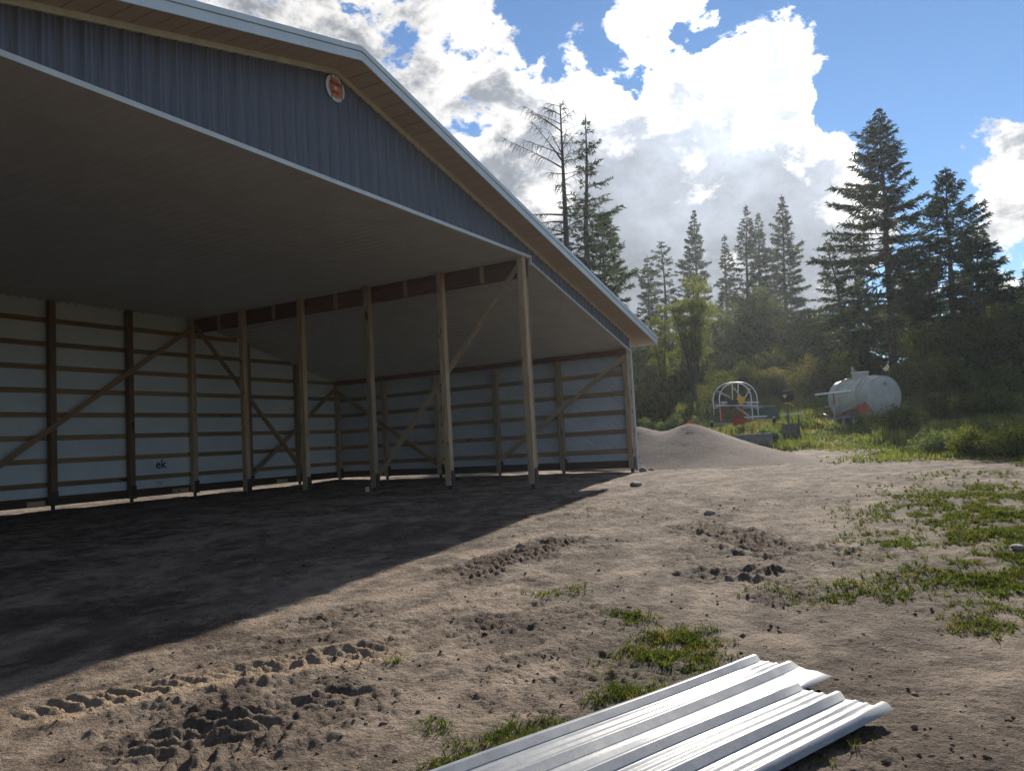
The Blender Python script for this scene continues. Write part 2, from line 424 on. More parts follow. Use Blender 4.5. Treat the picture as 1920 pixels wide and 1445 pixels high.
# tyre tracks: pixel polyline, width, depth, lug pitch, darkness, tan
TRACKS = [([(-60, 1362), (200, 1318), (420, 1272), (640, 1232), (800, 1203)], .42, .028, .17, 0.0, 0.95),
          ([(-60, 1215), (120, 1190), (330, 1160), (620, 1100)], .42, .024, .17, 0.1, 0.25),
          ([(820, 1088), (900, 1065), (980, 1040), (1090, 1004)], .55, .03, .16, 0.95, 0.0),
          ([(1240, 1068), (1330, 1078), (1400, 1074), (1500, 1082)], .38, .035, .12, 0.95, 0.0),
          ([(1270, 980), (1340, 1000), (1430, 1025), (1560, 1040), (1700, 1050)], .7, .025, .15, 0.8, 0.0),
          ([(150, 1470), (380, 1390), (620, 1320), (760, 1270)], .7, .025, .19, 0.65, 0.0),
          ([(1290, 1120), (1310, 1040), (1330, 985), (1390, 935), (1450, 900), (1520, 872)], .5, .015, .17, 0.45, 0.0),
          ([(1480, 1140), (1440, 1040), (1470, 960), (1530, 900), (1580, 865)], .5, .015, .17, 0.35, 0.0),
          ([(480, 1180), (560, 1165), (760, 1130)], .45, .02, .18, 0.3, 0.0),
          ([(820, 1185), (900, 1165), (1000, 1160)], .4, .02, .15, 0.55, 0.0),
          ([(1100, 1000), (1130, 960), (1200, 940), (1300, 925)], .9, .015, .18, 0.35, 0.0)]
DARK = [(1600, 1215, .75, .9), (1480, 1180, .4, .6), (1740, 1230, .5, .7), (1380, 985, .9, .55), (600, 1200, .3, .7), (520, 1210, .25, .5), (1180, 990, .8, .5), (1060, 965, 1.0, .35),
        (1240, 1300, .5, .6), (1000, 1330, .4, .5), (1820, 1330, .7, .55), (1700, 1400, .5, .5), (980, 1160, .5, .45), (1700, 950, 1.5, .4), (1750, 1180, .8, .5), (400, 1340, .6, .5), (1650, 870, 2.5, .4), (1350, 915, 1.5, .3)]
GRASS = [(1060, 1110, .26, .5), (1170, 1160, .24, .8), (1270, 1195, .30, 1.0), (1240, 1240, .34, 1.2), (1180, 1300, .22, 1.0), (1330, 1195, .16, .7), (900, 1370, .20, .9), (830, 1360, .12, .5), (1010, 1365, .2, .5),
         (960, 1390, .18, .5), (1560, 1110, .45, .9), (1690, 1115, .25, .5), (1730, 1085, .5, .6), (1700, 1018, .7, .9), (1800, 1025, .8, .9), (1600, 1020, .3, .6), (1880, 1075, .6, 1.1), (1900, 1130, .4, .9), (1900, 960, 1.6, 1.3),
         (1840, 920, 1.5, 1.1), (1740, 980, .6, .8), (1640, 1000, .4, .6), (1920, 1010, 1.0, 1.3), (1990, 1050, 1.2, 1.2), (2100, 1100, 1.0, 1.2), (1800, 890, 1.2, .7), (1690, 1050, .3, .5), (870, 1440, .15, .7), (740, 1240, .07, .5), (1500, 1430, .10, .9), (1600, 1400, .08, .6),
         (1860, 1170, .3, .8), (1660, 985, .3, .6), (990, 1108, .1, .4), (1540, 860, 1.5, .5), (1700, 860, 2.0, .9), (1400, 1110, .25, .35)]
GP = [(G(a, b), c, d) for a, b, c, d in GRASS]
DP = [(G(a, b), c, d) for a, b, c, d in DARK]
def grass_mask(x, y):
    m = np.zeros_like(x)
    for g, s, a in GP: m = np.maximum(m, a * np.exp(-((x - g[0]) ** 2 + (y - g[1]) ** 2) / (s * s)))
    r = np.hypot(x, y); az = np.degrees(np.arctan2(y, x))
    edge = 33 + 2.0 * (fbm(x * .3, y * .3, 3, 5) - .5) * 2
    edge = np.where(az < 8, 33 - (8 - az) * 1.15, edge)
    edge = np.maximum(edge, 16.5)
    field = sstep(edge - 1, edge + 2.5, r) * (1 - sstep(-2, 0, az - 24) * (r < 36))
    side = sstep(5, 12, -az) * sstep(5, 9, r) * .9
    return np.maximum(np.maximum(m, 1.2 * field), side)
TRACKW = [(np.array([G(*p) for p in t[0]]),) + tuple(t[1:]) for t in TRACKS]
def track_fields(x, y):
    h = np.zeros_like(x); dk = np.zeros_like(x); tn = np.zeros_like(x)
    for pts, wd, dep, pitch, dark, tan in TRACKW:
        lo = pts.min(0) - wd * 2; hi = pts.max(0) + wd * 2
        ix = np.where((x > lo[0]) & (x < hi[0]) & (y > lo[1]) & (y < hi[1]))[0]
        if not len(ix): continue
        X = x[ix]; Y = y[ix]; best = np.full(len(ix), 1e9); S = np.zeros(len(ix)); sg = np.zeros(len(ix)); acc = 0
        for a, b in zip(pts[:-1], pts[1:]):
            d = b - a; L = np.hypot(*d); u = np.clip(((X - a[0]) * d[0] + (Y - a[1]) * d[1]) / (L * L), 0, 1)
            qx = X - a[0] - u * d[0]; qy = Y - a[1] - u * d[1]; ds = np.hypot(qx, qy)
            cr = (d[0] * qy - d[1] * qx) / L
            k = ds < best; best[k] = ds[k]; S[k] = acc + u[k] * L; sg[k] = cr[k]; acc += L
        wob = (fbm(X * 2.2, Y * 2.2, 3, 40) - .5)
        q = np.abs(sg) / (wd / 2) + wob * .5
        ends = sstep(0, .5, S) * sstep(0, .5, acc - S) * (best < wd * 1.6)
        ins = (1 - sstep(.75, 1.1, q)) * ends
        patch = sstep(.25, .55, fbm(X * 1.3, Y * 1.3, 3, 71))
        pt_ = pitch * .72
        ch = np.sin(2 * np.pi * (S + np.abs(sg) * .8 + .5 * pt_ * (sg > 0)) / pt_ + wob * 4)
        lug = sstep(-.1, .35, ch) * (.5 + vnoise(X * 9, Y * 9, 91)) * sstep(.06, .2, q)
        rim = np.exp(-((q - 1.15) / .25) ** 2) * ends
        dep = dep * (1.5 if dark > .5 else 1.0)
        h[ix] += (-.4 * dep * ins + dep * .85 * lug * ins * patch + dep * .6 * rim * (.4 + patch))
        h[ix] += (fbm(X * 14, Y * 14, 3, 77) - .5) * dep * 1.4 * np.maximum(ins, rim) * (dark > .2)
        dk[ix] = np.maximum(dk[ix], dark * np.maximum(ins, rim * .7) * (.75 + .25 * patch))
        tn[ix] = np.maximum(tn[ix], tan * np.maximum(ins, rim * .8))
    return h, dk, tn
def ground_detail(x, y):
    r = np.hypot(x, y)
    near = 1 - sstep(24, 42, r)
    h, dk, tn = track_fields(x, y)
    rough = sstep(.42, .62, fbm(x * .7, y * .7, 4, 3))
    for g, s, a in DP: dk = np.maximum(dk, a * np.exp(-((x - g[0]) ** 2 + (y - g[1]) ** 2) / (s * s)) * (.35 + sstep(.4, .6, fbm(x * 3, y * 3, 3, 9))))
    st_ = sstep(.50, .66, fbm(x * .32 + 3, y * 1.1, 4, 101)) * sstep(.36, .60, fbm(x * 1.6, y * 2.4, 4, 103))
    yard = (1 - sstep(30, 36, r)) * (1 - (x > 3.4) * sstep(7.6, 9.5, y))
    dk = np.maximum(dk, .85 * st_ * yard)
    dk = np.maximum(dk, .6 * yard * sstep(.60, .70, fbm(x * .9, y * 1.3, 4, 107)))
    soft = (x > 3.4) & (y > 8.6) & (y < 20.2)
    berm = np.exp(-((x - 21.6) / 0.9) ** 2) * (y > 8.9) * (y < 20.2) + np.exp(-((y - 19.4) / .6) ** 2) * (x > 6) * (x < 22.5)
    h = h + 0.05 * (fbm(x * .35, y * .35, 3, 11) - .5) * (1 - sstep(0, 5, y - 8.5) * .5)
    h = h + near * (.060 * (fbm(x * 1.9, y * 1.9, 4, 21) - .5) + (.022 + .026 * rough + .028 * dk) * (fbm(x * 8.5, y * 8.5, 5, 31, .66) - .5))
    cl = vnoise(x * 19, y * 19, 55) * (.5 + vnoise(x * 43, y * 43, 56)); clm = sstep(.72, 1.0, cl) * (.25 + rough + dk)
    h = h + near * .008 * clm * (1 - .6 * soft)
    h = h + .07 * berm * fbm(x * 1.5, y * 1.5, 3, 61)
    h = h + sstep(34, 50, r) * (fbm(x * .12, y * .12, 3, 81) - .5) * .5
    return h, np.clip(dk + .55 * berm, 0, 1), tn
def ground_z(x, y):
    xa = np.atleast_1d(np.asarray(x, float)); ya = np.atleast_1d(np.asarray(y, float))
    return base_z(xa, ya) + ground_detail(xa, ya)[0]
def gz(x, y): return float(ground_z(x, y)[0])

def build_ground():
    head = math.degrees(math.atan2(Wm[2][1], Wm[2][0]))
    az = np.concatenate([np.linspace(head - 46, head + 46, 660), np.linspace(head + 46, head + 314, 70)[1:-1]])
    rr = np.concatenate([np.geomspace(1.0, 36, 680), np.geomspace(36, 320, 80)[1:]])
    A, Rr = np.meshgrid(np.radians(az), rr)
    x = (Rr * np.cos(A)).ravel(); y = (Rr * np.sin(A)).ravel()
    h, dk, tn = ground_detail(x, y); z = base_z(x, y) + h
    na, nr = len(az), len(rr)
    V = np.stack([x, y, z], 1); V = np.concatenate([V, [[0, 0, -.32]]])
    i = np.arange(nr - 1)[:, None] * na; j = np.arange(na)[None, :]; jn = (j + 1) % na
    Q = np.stack([i + j, i + na + j, i + na + jn, i + jn], -1).reshape(-1, 4)
    me = mesh_np('ground', V, Q, 'dirt', True)
    bm = None
    gm = np.clip(grass_mask(x, y), 0, 1)
    far = sstep(33, 36, np.hypot(x, y))
    col = np.zeros((len(V), 4), np.float32); col[:-1, 0] = dk; col[:-1, 1] = gm * (.30 + .6 * far); col[:-1, 2] = tn; col[:, 3] = 1
    a = me.attributes.new('soil', 'FLOAT_COLOR', 'POINT'); a.data.foreach_set('color', col.ravel())
    o = bpy.data.objects.new('ground', me); link(o, kind='structure')
    # the small disc under the photographer's feet
    tri = np.stack([np.full(na, na), np.arange(na), (np.arange(na) + 1) % na], 1)
    V2 = np.concatenate([V[:na], [[0, 0, -.32]]])
    me2 = mesh_np('ground_centre', V2, tri, 'dirt', True)
    o2 = bpy.data.objects.new('ground_centre', me2); link(o2, o)
build_ground()

# ------------------------------------------------------------------ the pole barn
XR = 9.71; YF = 8.52
def mir(x): return 2 * XR - x
barn = empty('pole_barn', (XR, YF, 0), 'large open-fronted pole barn with grey gable, white ceiling and bare wood posts', 'barn')
rng = random.Random(7)

def board(name, a, b, w, t, mat, parent=None, face=(0, 0, 1), bevel=0.004, **props):
    """a plank from a to b; w measured along 'face'-perpendicular, t along face"""
    parent = barn if parent is None else parent
    a = Vector(a); b = Vector(b); x = (b - a).normalized(); L = (b - a).length
    n = Vector(face); n = (n - x * n.dot(x)).normalized(); y = n.cross(x)
    m = Matrix(((x.x, y.x, n.x, 0), (x.y, y.y, n.y, 0), (x.z, y.z, n.z, 0), (0, 0, 0, 1))); m.translation = (a + b) / 2
    return MB().box((0, 0, 0), (L, w, t)).build(name, mat, parent, m, bevel=bevel, **props)

def rib_profile(width, pitch=0.25, h=0.046, minor=0.010, top=.022, foot=.040):
    pts = []; n = int(round(width / pitch))
    for k in range(n):
        u = k * pitch
        pts += [(u, h) if k == 0 else (u, h), (u + top / 2, h), (u + foot / 2, 0)]
        for q in (1, 2):
            c = u + foot / 2 + (pitch - foot) * q / 3
            pts += [(c - .017, 0), (c - .007, minor), (c + .007, minor), (c + .017, 0)]
        pts += [(u + pitch - foot / 2, 0), (u + pitch - top / 2, h)]
    pts.append((n * pitch, h))
    return pts
def zs(x): return 7.50 - 0.249 * abs(x - XR)          # underside of the raking soffit
def zlean(x): return 5.38 - 0.257 * ((x if x > XR else mir(x)) - 16.6)
XSTEP = 16.48
def zbot(x, side):                                     # lower edge of the gable cladding
    xx = x if x > XR else mir(x)
    if xx < XSTEP - 1e-6 or (abs(xx - XSTEP) < 1e-6 and side < 0): return 5.57
    return zlean(x)

# gable cladding: metal sheets one metre wide
def gable():
    edges = [x for x in np.arange(-3.4, 23.0, 1.0)] + [22.97, mir(22.97), XSTEP, mir(XSTEP), XR]
    edges = sorted(edges); ed = [edges[0]]
    for e in edges[1:]:
        if e - ed[-1] > 0.02: ed.append(e)
    P0 = rib_profile(1.0)
    for a, b in zip(ed[:-1], ed[1:]):
        cell = math.floor((a + 1e-6 + 3.4)) - 3.4
        pr = [(cell + u, h) for u, h in P0]
        us = np.array([p[0] for p in pr]); hs = np.array([p[1] for p in pr])
        xs = [a] + [u for u in us if a + 1e-4 < u < b - 1e-4] + [b]
        hh = np.interp(xs, us, hs)
        V = []; mid = (a + b) / 2
        for x, h in zip(xs, hh):
            zb = 5.57 if (XR - (XSTEP - XR) < mid < XSTEP) else zlean(x)
            V.append((x, YF - h, zb)); V.append((x, YF - h, zs(x) + .03))
        Q = [(2 * i, 2 * i + 2, 2 * i + 3, 2 * i + 1) for i in range(len(xs) - 1)]
        o = bpy.data.objects.new('siding_panel', mesh_np('siding_panel', V, Q, 'siding_metal')); link(o, barn)
    # fasteners in two rows
    mb = MB()
    for k in range(104):
        x = -3.3 + .25 * k + .06
        for dz in (.10, .75):
            zb = 5.57 if mir(XSTEP) < x < XSTEP else zlean(x)
            if zb + dz < zs(x) - .05: mb.tube([(x, YF, zb + dz), (x, YF - .008, zb + dz)], .009, 6)
    mb.build('screw_rows', 'screw_metal', barn, kind='stuff')
gable()
# edge trims under the cladding
def bar(name, mat, p0, p1, w, t, face): return board(name, p0, p1, w, t, mat, barn, face, .003)
YT = YF - .005
bar('bottom_trim', 'trim_white', (mir(16.50), YT, 5.538), (16.50, YT, 5.538), .10, .075, (0, 0, 1))
for s in (1, -1):
    f = (lambda x: x) if s > 0 else mir
    bar('step_trim', 'trim_white', (f(16.50), YT - .002, 5.36), (f(16.50), YT - .002, 5.498), .07, .045, (1, 0, 0))
    bar('slope_trim', 'trim_white', (f(16.53), YT, zlean(16.53) - .015), (f(22.90), YT, zlean(22.90) - .015), .09, .06, (0, 0, 1))
    bar('soffit_trim', 'trim_beige', (f(XR), YF - .035, zs(XR) - .042), (f(22.99), YF - .035, zs(22.99) - .042), .05, .085, (0, 0, 1))
    # corner trims
    bar('corner_trim', 'trim_white', (f(22.955), YF + .03, .02), (f(22.955), YF + .03, zs(22.955) - .03), .14, .09, (1, 0, 0))
# raking soffit boards
YO = 7.93; XE = 23.85
def soffit():
    sl = math.atan(.249)
    me = MB().box((0, 0, 0), (.286, YF - YO - .01, .014)).mesh('soffit_board', 'soffit_vinyl', bevel=.005)
    n = int((XE - XR - .1) / (.30 * math.cos(sl)))
    for s in (1, -1):
        for k in range(n + 1):
            d = .15 + k * .30
            x = XR + s * d * math.cos(sl)
            if abs(x - XR) > XE - XR - .1: continue
            m = Matrix.Translation((x, (YF + YO) / 2, zs(x) + .012)) @ Matrix.Rotation(s * sl, 4, 'Y')
            link(bpy.data.objects.new('soffit_board', me), barn, m)
        # eaves soffit behind the front corner
        mb = MB(); x0, x1 = XR + s * (23.02 - XR), XR + s * (XE - .03 - XR)
        for (y0, y1) in [(YF + .02 + i * 1.2, YF + .012 + (i + 1) * 1.2) for i in range(11)]:
            mb.prism([(x0, y0, zs(x0) + .005), (x1, y0, zs(x1) + .005), (x1, y0, zs(x1) + .02), (x0, y0, zs(x0) + .02)], (0, y0, 0), (0, y1, 0))
        mb.build('eaves_soffit', 'soffit_vinyl', barn)
soffit()
# fascias, rake trim, roof
for s in (1, -1):
    f = (lambda x: x) if s > 0 else mir
    def slab(name, mat, dz0, dz1, y0, y1, xa=XR, xb=XE):
        mb = MB(); xa_, xb_ = f(xa), f(xb)
        mb.prism([(xa_, y0, zs(xa_) + dz0), (xb_, y0, zs(xb_) + dz0), (xb_, y0, zs(xb_) + dz1), (xa_, y0, zs(xa_) + dz1)], (0, y0, 0), (0, y1, 0))
        return mb.build(name, mat, barn)
    slab('rake_fascia', 'fascia_metal', -.015, .130, YO - .025, YO)
    slab('rake_trim', 'fascia_metal', .138, .225, YO - .045, YO + .06)
    slab('roof_slope', 'roof_metal', .145, .205, YO + .065, 21.2, XR, XE - .005)
    mb = MB(); xe = f(XE)
    mb.box((xe + s * .015, (YO + 21.2) / 2, zs(XE) + .055), (.03, 21.2 - YO, .15)); mb.build('eaves_fascia', 'fascia_metal', barn)
mb = MB()
for s in (1, -1):
    mb.prism([(XR, YO + .05, zs(XR) + .222), (XR + s * .28, YO + .05, zs(XR + .28) + .222), (XR + s * .28, YO + .05, zs(XR + .28) + .235), (XR, YO + .05, zs(XR) + .262)], (0, 0, 0), (0, 13.1, 0))
mb.build('ridge_cap', 'cap_metal', barn)

# ceilings: ribbed sheets running front to back
def ceilings():
    pr = rib_profile(1.0, .25, .050, .004, .024, .050)
    def sheet(p0, p1, frac):
        p0 = Vector(p0); p1 = Vector(p1); d = p1 - p0; L = d.length; d.normalize(); nrm = Vector((d.z, 0, -d.x))
        if nrm.z > 0: nrm = -nrm
        V = []; k = 0
        for u, h in pr:
            if u > L + 1e-6: break
            q = p0 + d * u + nrm * h; V += [(q.x, YF + .03, q.z), (q.x, 20.62, q.z)]; k += 1
        Q = [(2 * i, 2 * i + 2, 2 * i + 3, 2 * i + 1) for i in range(k - 1)]
        link(bpy.data.objects.new('ceiling_panel', mesh_np('ceiling_panel', V, Q, 'ceiling_metal')), barn)
    x = mir(16.35)
    while x < 16.30: sheet((x, 0, 5.545), (min(x + 1, 16.35), 0, 5.545), 1); x += 1
    for s in (1, -1):
        f = (lambda v: v) if s > 0 else mir
        c = math.cos(math.atan(.257)); x = 16.36
        while x < 22.8:
            x1 = min(x + c, 22.86)
            sheet((f(x), 0, zlean(x) + .03), (f(x1), 0, zlean(x1) + .03), 1); x += c
ceilings()

# posts
YP = [8.60, 10.94, 13.33, 15.75, 18.12, 20.40]
XROW = 16.18; XW = 22.73; PW = .165
def post(x, y, z1, mat='pine', bracket=True, w=PW):
    b = .12 + rng.uniform(-.02, .02)
    p = board('post', (x, y, b), (x, y, z1), w, w, mat, barn, (0, 1, 0), .006)
    if bracket:
        mb = MB().box((x + .012, y - w / 2 - .014, b + .175), (.15, .026, .37)); mb.build('bracket', 'black_steel', p)
        mb = MB().tube([(x, y, b), (x, y, gz(x, y) - .05)], .05, 8); mb.build('pier', 'black_steel', p)
    return p
for s in (1, -1):
    f = (lambda v: v) if s > 0 else mir
    for i, y in enumerate(YP):
        post(f(XROW), y, 5.50)
        if i < 5: post(f(XW), y, zlean(22.73) - .03)
    post(f(XW), YP[5], zlean(22.73) - .03)
    # front nailer strips on the first posts
    board('nailer', (f(XROW + .125), YP[0] - .05, .5), (f(XROW + .125), YP[0] - .05, 4.85), .06, .04, 'pine', barn, (1, 0, 0))
    board('nailer', (f(XW + .12), YP[0] - .045, .1), (f(XW + .12), YP[0] - .045, 3.7), .07, .04, 'pine', barn, (1, 0, 0))
    # header over the row, with cleats at mid-bay
    for i in range(5):
        xh = f(XROW + PW / 2 + .092)
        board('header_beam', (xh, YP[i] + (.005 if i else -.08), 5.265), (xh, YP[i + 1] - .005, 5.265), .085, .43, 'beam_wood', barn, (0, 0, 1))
        ym = (YP[i] + YP[i + 1]) / 2
        board('cleat', (f(XROW + .105), ym, 5.06), (f(XROW + .105), ym, 5.47), .10, .045, 'pine', barn, (1, 0, 0))
        xw = f(XW - .02)
        zt = zlean(22.71) - .01
        board('wall_beam', (f(XW - PW / 2 - .025), YP[i] + (.003 if i else -.08), zt - .09), (f(XW - PW / 2 - .025), YP[i + 1] - .003, zt - .09), .045, .16, 'beam_wood', barn, (0, 0, 1))
XB = [11.82, 14.05, 18.37, 20.62]
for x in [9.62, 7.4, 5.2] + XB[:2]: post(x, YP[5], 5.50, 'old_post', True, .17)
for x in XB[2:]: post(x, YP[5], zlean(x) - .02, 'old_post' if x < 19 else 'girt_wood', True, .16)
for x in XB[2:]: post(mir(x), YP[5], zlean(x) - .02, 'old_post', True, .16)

# girts: side walls in two-bay lengths, back wall likewise
for s in (1, -1):
    f = (lambda v: v) if s > 0 else mir
    xg = XW + PW / 2 + .022
    for z in (.65, 1.26, 1.86, 2.46, 3.07):
        cuts = [8.50] + rng.choice([[13.33, 18.12], [10.94, 15.75]]) + [20.52]
        for a, b in zip(cuts[:-1], cuts[1:]):
            zz = z + rng.uniform(-.008, .008)
            board('girt', (f(xg), a, zz), (f(xg), b - .006, zz + rng.uniform(-.006, .006)), .038, .135, 'girt_wood', barn, (0, 0, 1))
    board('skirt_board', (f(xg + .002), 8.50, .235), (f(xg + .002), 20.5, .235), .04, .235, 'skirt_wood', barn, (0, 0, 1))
yg = YP[5] + .085 + .022
for z in (.67, 1.27, 1.89, 2.49, 3.12, 3.73, 4.35, 4.98):
    lim = 16.36 if z > 5.3 else (22.7 if z < zlean(22.7) else min(22.7, 16.6 + (5.36 - z) / .257))
    xs = [mir(lim)] + ([5.2, 9.62, 14.05, 18.37] if rng.random() < .5 else [3.24, 7.4, 11.82, XROW, 20.62]) + [lim]
    xs = [x for x in xs if mir(lim) <= x <= lim]
    for a, b in zip(xs[:-1], xs[1:]):
        if b - a < .1: continue
        zz = z + rng.uniform(-.01, .01)
        board('girt', (a, yg, zz), (b - .006, yg, zz + rng.uniform(-.008, .008)), .038, .13, 'girt_wood', barn, (0, 0, 1))
xs = [mir(22.75), 1.0, 5.2, 9.62, 14.05, 18.37, 22.75]
for a, b in zip(xs[:-1], xs[1:]):
    board('skirt_board', (a, yg + .002, .235), (b - .008, yg + .002, .235), .04, .235, 'skirt_wood', barn, (0, 0, 1))
for x, l in ((15.45, .55), (11.2, .45), (19.6, .5)):
    board('patch_board', (x, yg - .035, .20), (x + l, yg - .035, .20), .03, .13, 'pine', barn, (0, 0, 1))
# diagonal braces
def brace(a, b, face, mat='pine'): board('brace', a, b, .042, .135, mat, barn, Vector(b).__sub__(Vector(a)).cross(Vector(face)), .004)
for s in (1, -1):
    f = (lambda v: v) if s > 0 else mir
    xb = f(XROW + PW / 2 + .026); k = PW / 2 + .024
    if True:
        brace((xb, YP[0] + .05, 5.42), (xb, YP[2] - .02, .40), (1, 0, 0))
        brace((xb, YP[5] - .05, 5.30), (xb, YP[3] + .03, .42), (1, 0, 0), 'girt_wood')
        xi = f(XW - k)
        brace((xi - s * .05, YP[0] + .02, 3.50), (xi, YP[2] + .02, .48), (1, 0, 0))
        brace((xi - s * .05, YP[5] - .12, 3.42), (xi, YP[3] + .06, .50), (1, 0, 0), 'girt_wood')
        yb = YP[5] - .11
        brace((f(22.55), yb, 3.52), (f(18.42), yb, .55), (0, 1, 0), 'girt_wood')
        brace((f(16.1), yb, 5.18), (f(9.75), yb + (0 if s > 0 else -.05), .72), (0, 1, 0), 'girt_wood')

# wall wrap and outer cladding
def wall_sheet(name, pts, mat, n=1):
    V = pts; link(bpy.data.objects.new(name, mesh_np(name, V, [(0, 1, 2, 3)], mat)), barn)
for s in (1, -1):
    f = (lambda v: v) if s > 0 else mir
    x = f(XW + PW / 2 + .046); xo = f(22.90); zt = zlean(22.86)
    wall_sheet('wall_wrap', [(x, 8.50, .33), (x, 20.52, .33), (x, 20.52, zt), (x, 8.50, zt)], 'wall_wrap_diag')
    wall_sheet('outer_cladding', [(xo, 8.56, .13), (xo, 20.62, .13), (xo, 20.62, zs(22.9)), (xo, 8.56, zs(22.9))], 'siding_metal')
yw = yg + .024
def back_poly(y, z0, off, name, mat):
    xl, xr = mir(22.84), 22.84
    V = [(xl, y, z0), (xr, y, z0), (xr, y, zlean(22.84) + off), (16.45, y, zlean(16.45) + off), (16.35, y, 5.54 + off), (mir(16.35), y, 5.54 + off), (mir(16.45), y, zlean(16.45) + off), (xl, y, zlean(22.84) + off)]
    me = bpy.data.meshes.new(name); me.from_pydata(V, [], [tuple(range(len(V)))]); me.materials.append(MATS[mat])
    link(bpy.data.objects.new(name, me), barn)
back_poly(yw, .33, 0, 'wall_wrap', 'wall_wrap_flat')
V = [(mir(22.9), yw + .05, .13), (22.9, yw + .05, .13), (22.9, yw + .05, zs(22.9) + .1), (XR, yw + .05, zs(XR) + .1), (mir(22.9), yw + .05, zs(22.9) + .1)]
me = bpy.data.meshes.new('outer_cladding'); me.from_pydata(V, [], [(0, 1, 2, 3, 4)]); me.materials.append(MATS['siding_metal'])
link(bpy.data.objects.new('outer_cladding', me), barn)
# printed letters on the wrap
def text(body, size, mat, mw, parent, name='lettering', offset=0.0, extrude=.001):
    cu = bpy.data.curves.new(name, 'FONT'); cu.body = body; cu.size = size; cu.align_x = 'CENTER'; cu.align_y = 'CENTER'
    cu.offset = offset; cu.extrude = extrude; cu.resolution_u = 3
    tmp = bpy.data.objects.new('tmp', cu); COL.objects.link(tmp)
    dg = bpy.context.evaluated_depsgraph_get(); me = bpy.data.meshes.new_from_object(tmp.evaluated_get(dg))
    bpy.data.objects.remove(tmp); me.name = name; me.materials.clear(); me.materials.append(MATS[mat])
    return link(bpy.data.objects.new(name, me), parent, mw)
front = Matrix.Rotation(R_(90), 4, 'X')
text('ek', .36, 'navy_print', Matrix.Translation((15.10, yw - .006, 1.02)) @ front, barn, 'printed_lettering', .008)
for z, w in ((.50, .22), (.44, .12)):
    MB().box((15.06, yw - .004, z), (w, .002, .015)).build('printed_line', 'navy_print', barn)

# round saw-blade sign on the gable
def sign():
    c = Vector((9.70, YF - .035, 7.165)); m = Matrix.Translation(c)
    e = empty('round_sign', c, 'round white sign with orange saw-blade emblem under the gable peak', 'sign')
    mb = MB(); n = 40
    mb.tube([(0, .012, 0), (0, -.006, 0)], .225, n); mb.build('backing_disc', 'sign_white', e, m, bevel=.002)
    pts = []; T = 32
    for k in range(T):
        a = 2 * math.pi * k / T
        for da, r in ((0, .163), (.55 * 2 * math.pi / T, .185), (.75 * 2 * math.pi / T, .163)):
            pts.append(Vector((r * math.cos(a + da), -.007, r * math.sin(a + da))))
    blade = MB().prism(pts, (0, 0, 0), (0, -.004, 0)).build('saw_blade_emblem', 'sign_orange', e, m)
    MB().tube([(0, -.012, 0), (0, -.015, 0)], .030, 18).build('hub', 'sign_white', e, m)
    text('FRAMING', .062, 'sign_text', m @ Matrix.Translation((0, -.0135, .075)) @ front, e, 'lettering', .002)
    text('BUILD', .062, 'sign_text', m @ Matrix.Translation((0, -.0135, -.080)) @ front, e, 'lettering', .002)
    MB().tube([(.0, -.006, .205), (0, -.012, .205)], .008, 8).build('screw', 'screw_metal', e, m)
sign()

# ------------------------------------------------------------------ gravel pile and stones
def gravel_pile():
    c = np.array([26.9, 8.0]); n_r, n_a = 60, 150
    rs = np.linspace(0, 1, n_r); an = np.linspace(0, 2 * np.pi, n_a, endpoint=False)
    Rr, A = np.meshgrid(rs, an, indexing='ij')
    ex = 3.7 * (1 + .10 * np.sin(2 * A + .6) + .06 * np.sin(5 * A + 1.2)); ey = 4.9 * (1 + .08 * np.sin(3 * A))
    x = c[0] + ex * Rr * np.cos(A); y = c[1] + ey * Rr * np.sin(A)
    # two dumped cones merged
    def cone(cx, cy, hgt, rad): 
        d = np.hypot((x - cx) / 1.0, y - cy); return hgt - np.sqrt((hgt / rad * d) ** 2 + .12 ** 2) + .12
    k_ = 7.0; h = np.log(np.exp(k_ * cone(27.3, 8.1, 1.50, 3.4)) + np.exp(k_ * cone(26.9, 9.9, 1.50, 3.3)) + np.exp(k_ * cone(26.7, 6.5, .62, 2.8))) / k_ - .08
    h = np.maximum(h, 0) + .025 * (fbm(x * 1.1, y * 1.1, 4, 4) - .5) * np.clip(h * 2, 0, 1) + .012 * (fbm(x * 7, y * 7, 3, 6) - .5)
    g = base_z(x, y)
    z = g + np.where(Rr > .97, -.12, h - .01)
    V = np.stack([x.ravel(), y.ravel(), z.ravel()], 1)
    i = np.arange(n_r - 1)[:, None] * n_a; j = np.arange(n_a)[None, :]; jn = (j + 1) % n_a
    Q = np.stack([i + j, i + n_a + j, i + n_a + jn, i + jn], -1).reshape(-1, 4)
    link(bpy.data.objects.new('gravel_pile', mesh_np('gravel_pile', V, Q, 'gravel', True)), label='grey-brown gravel pile dumped beside the barn corner', category='gravel pile')
gravel_pile()

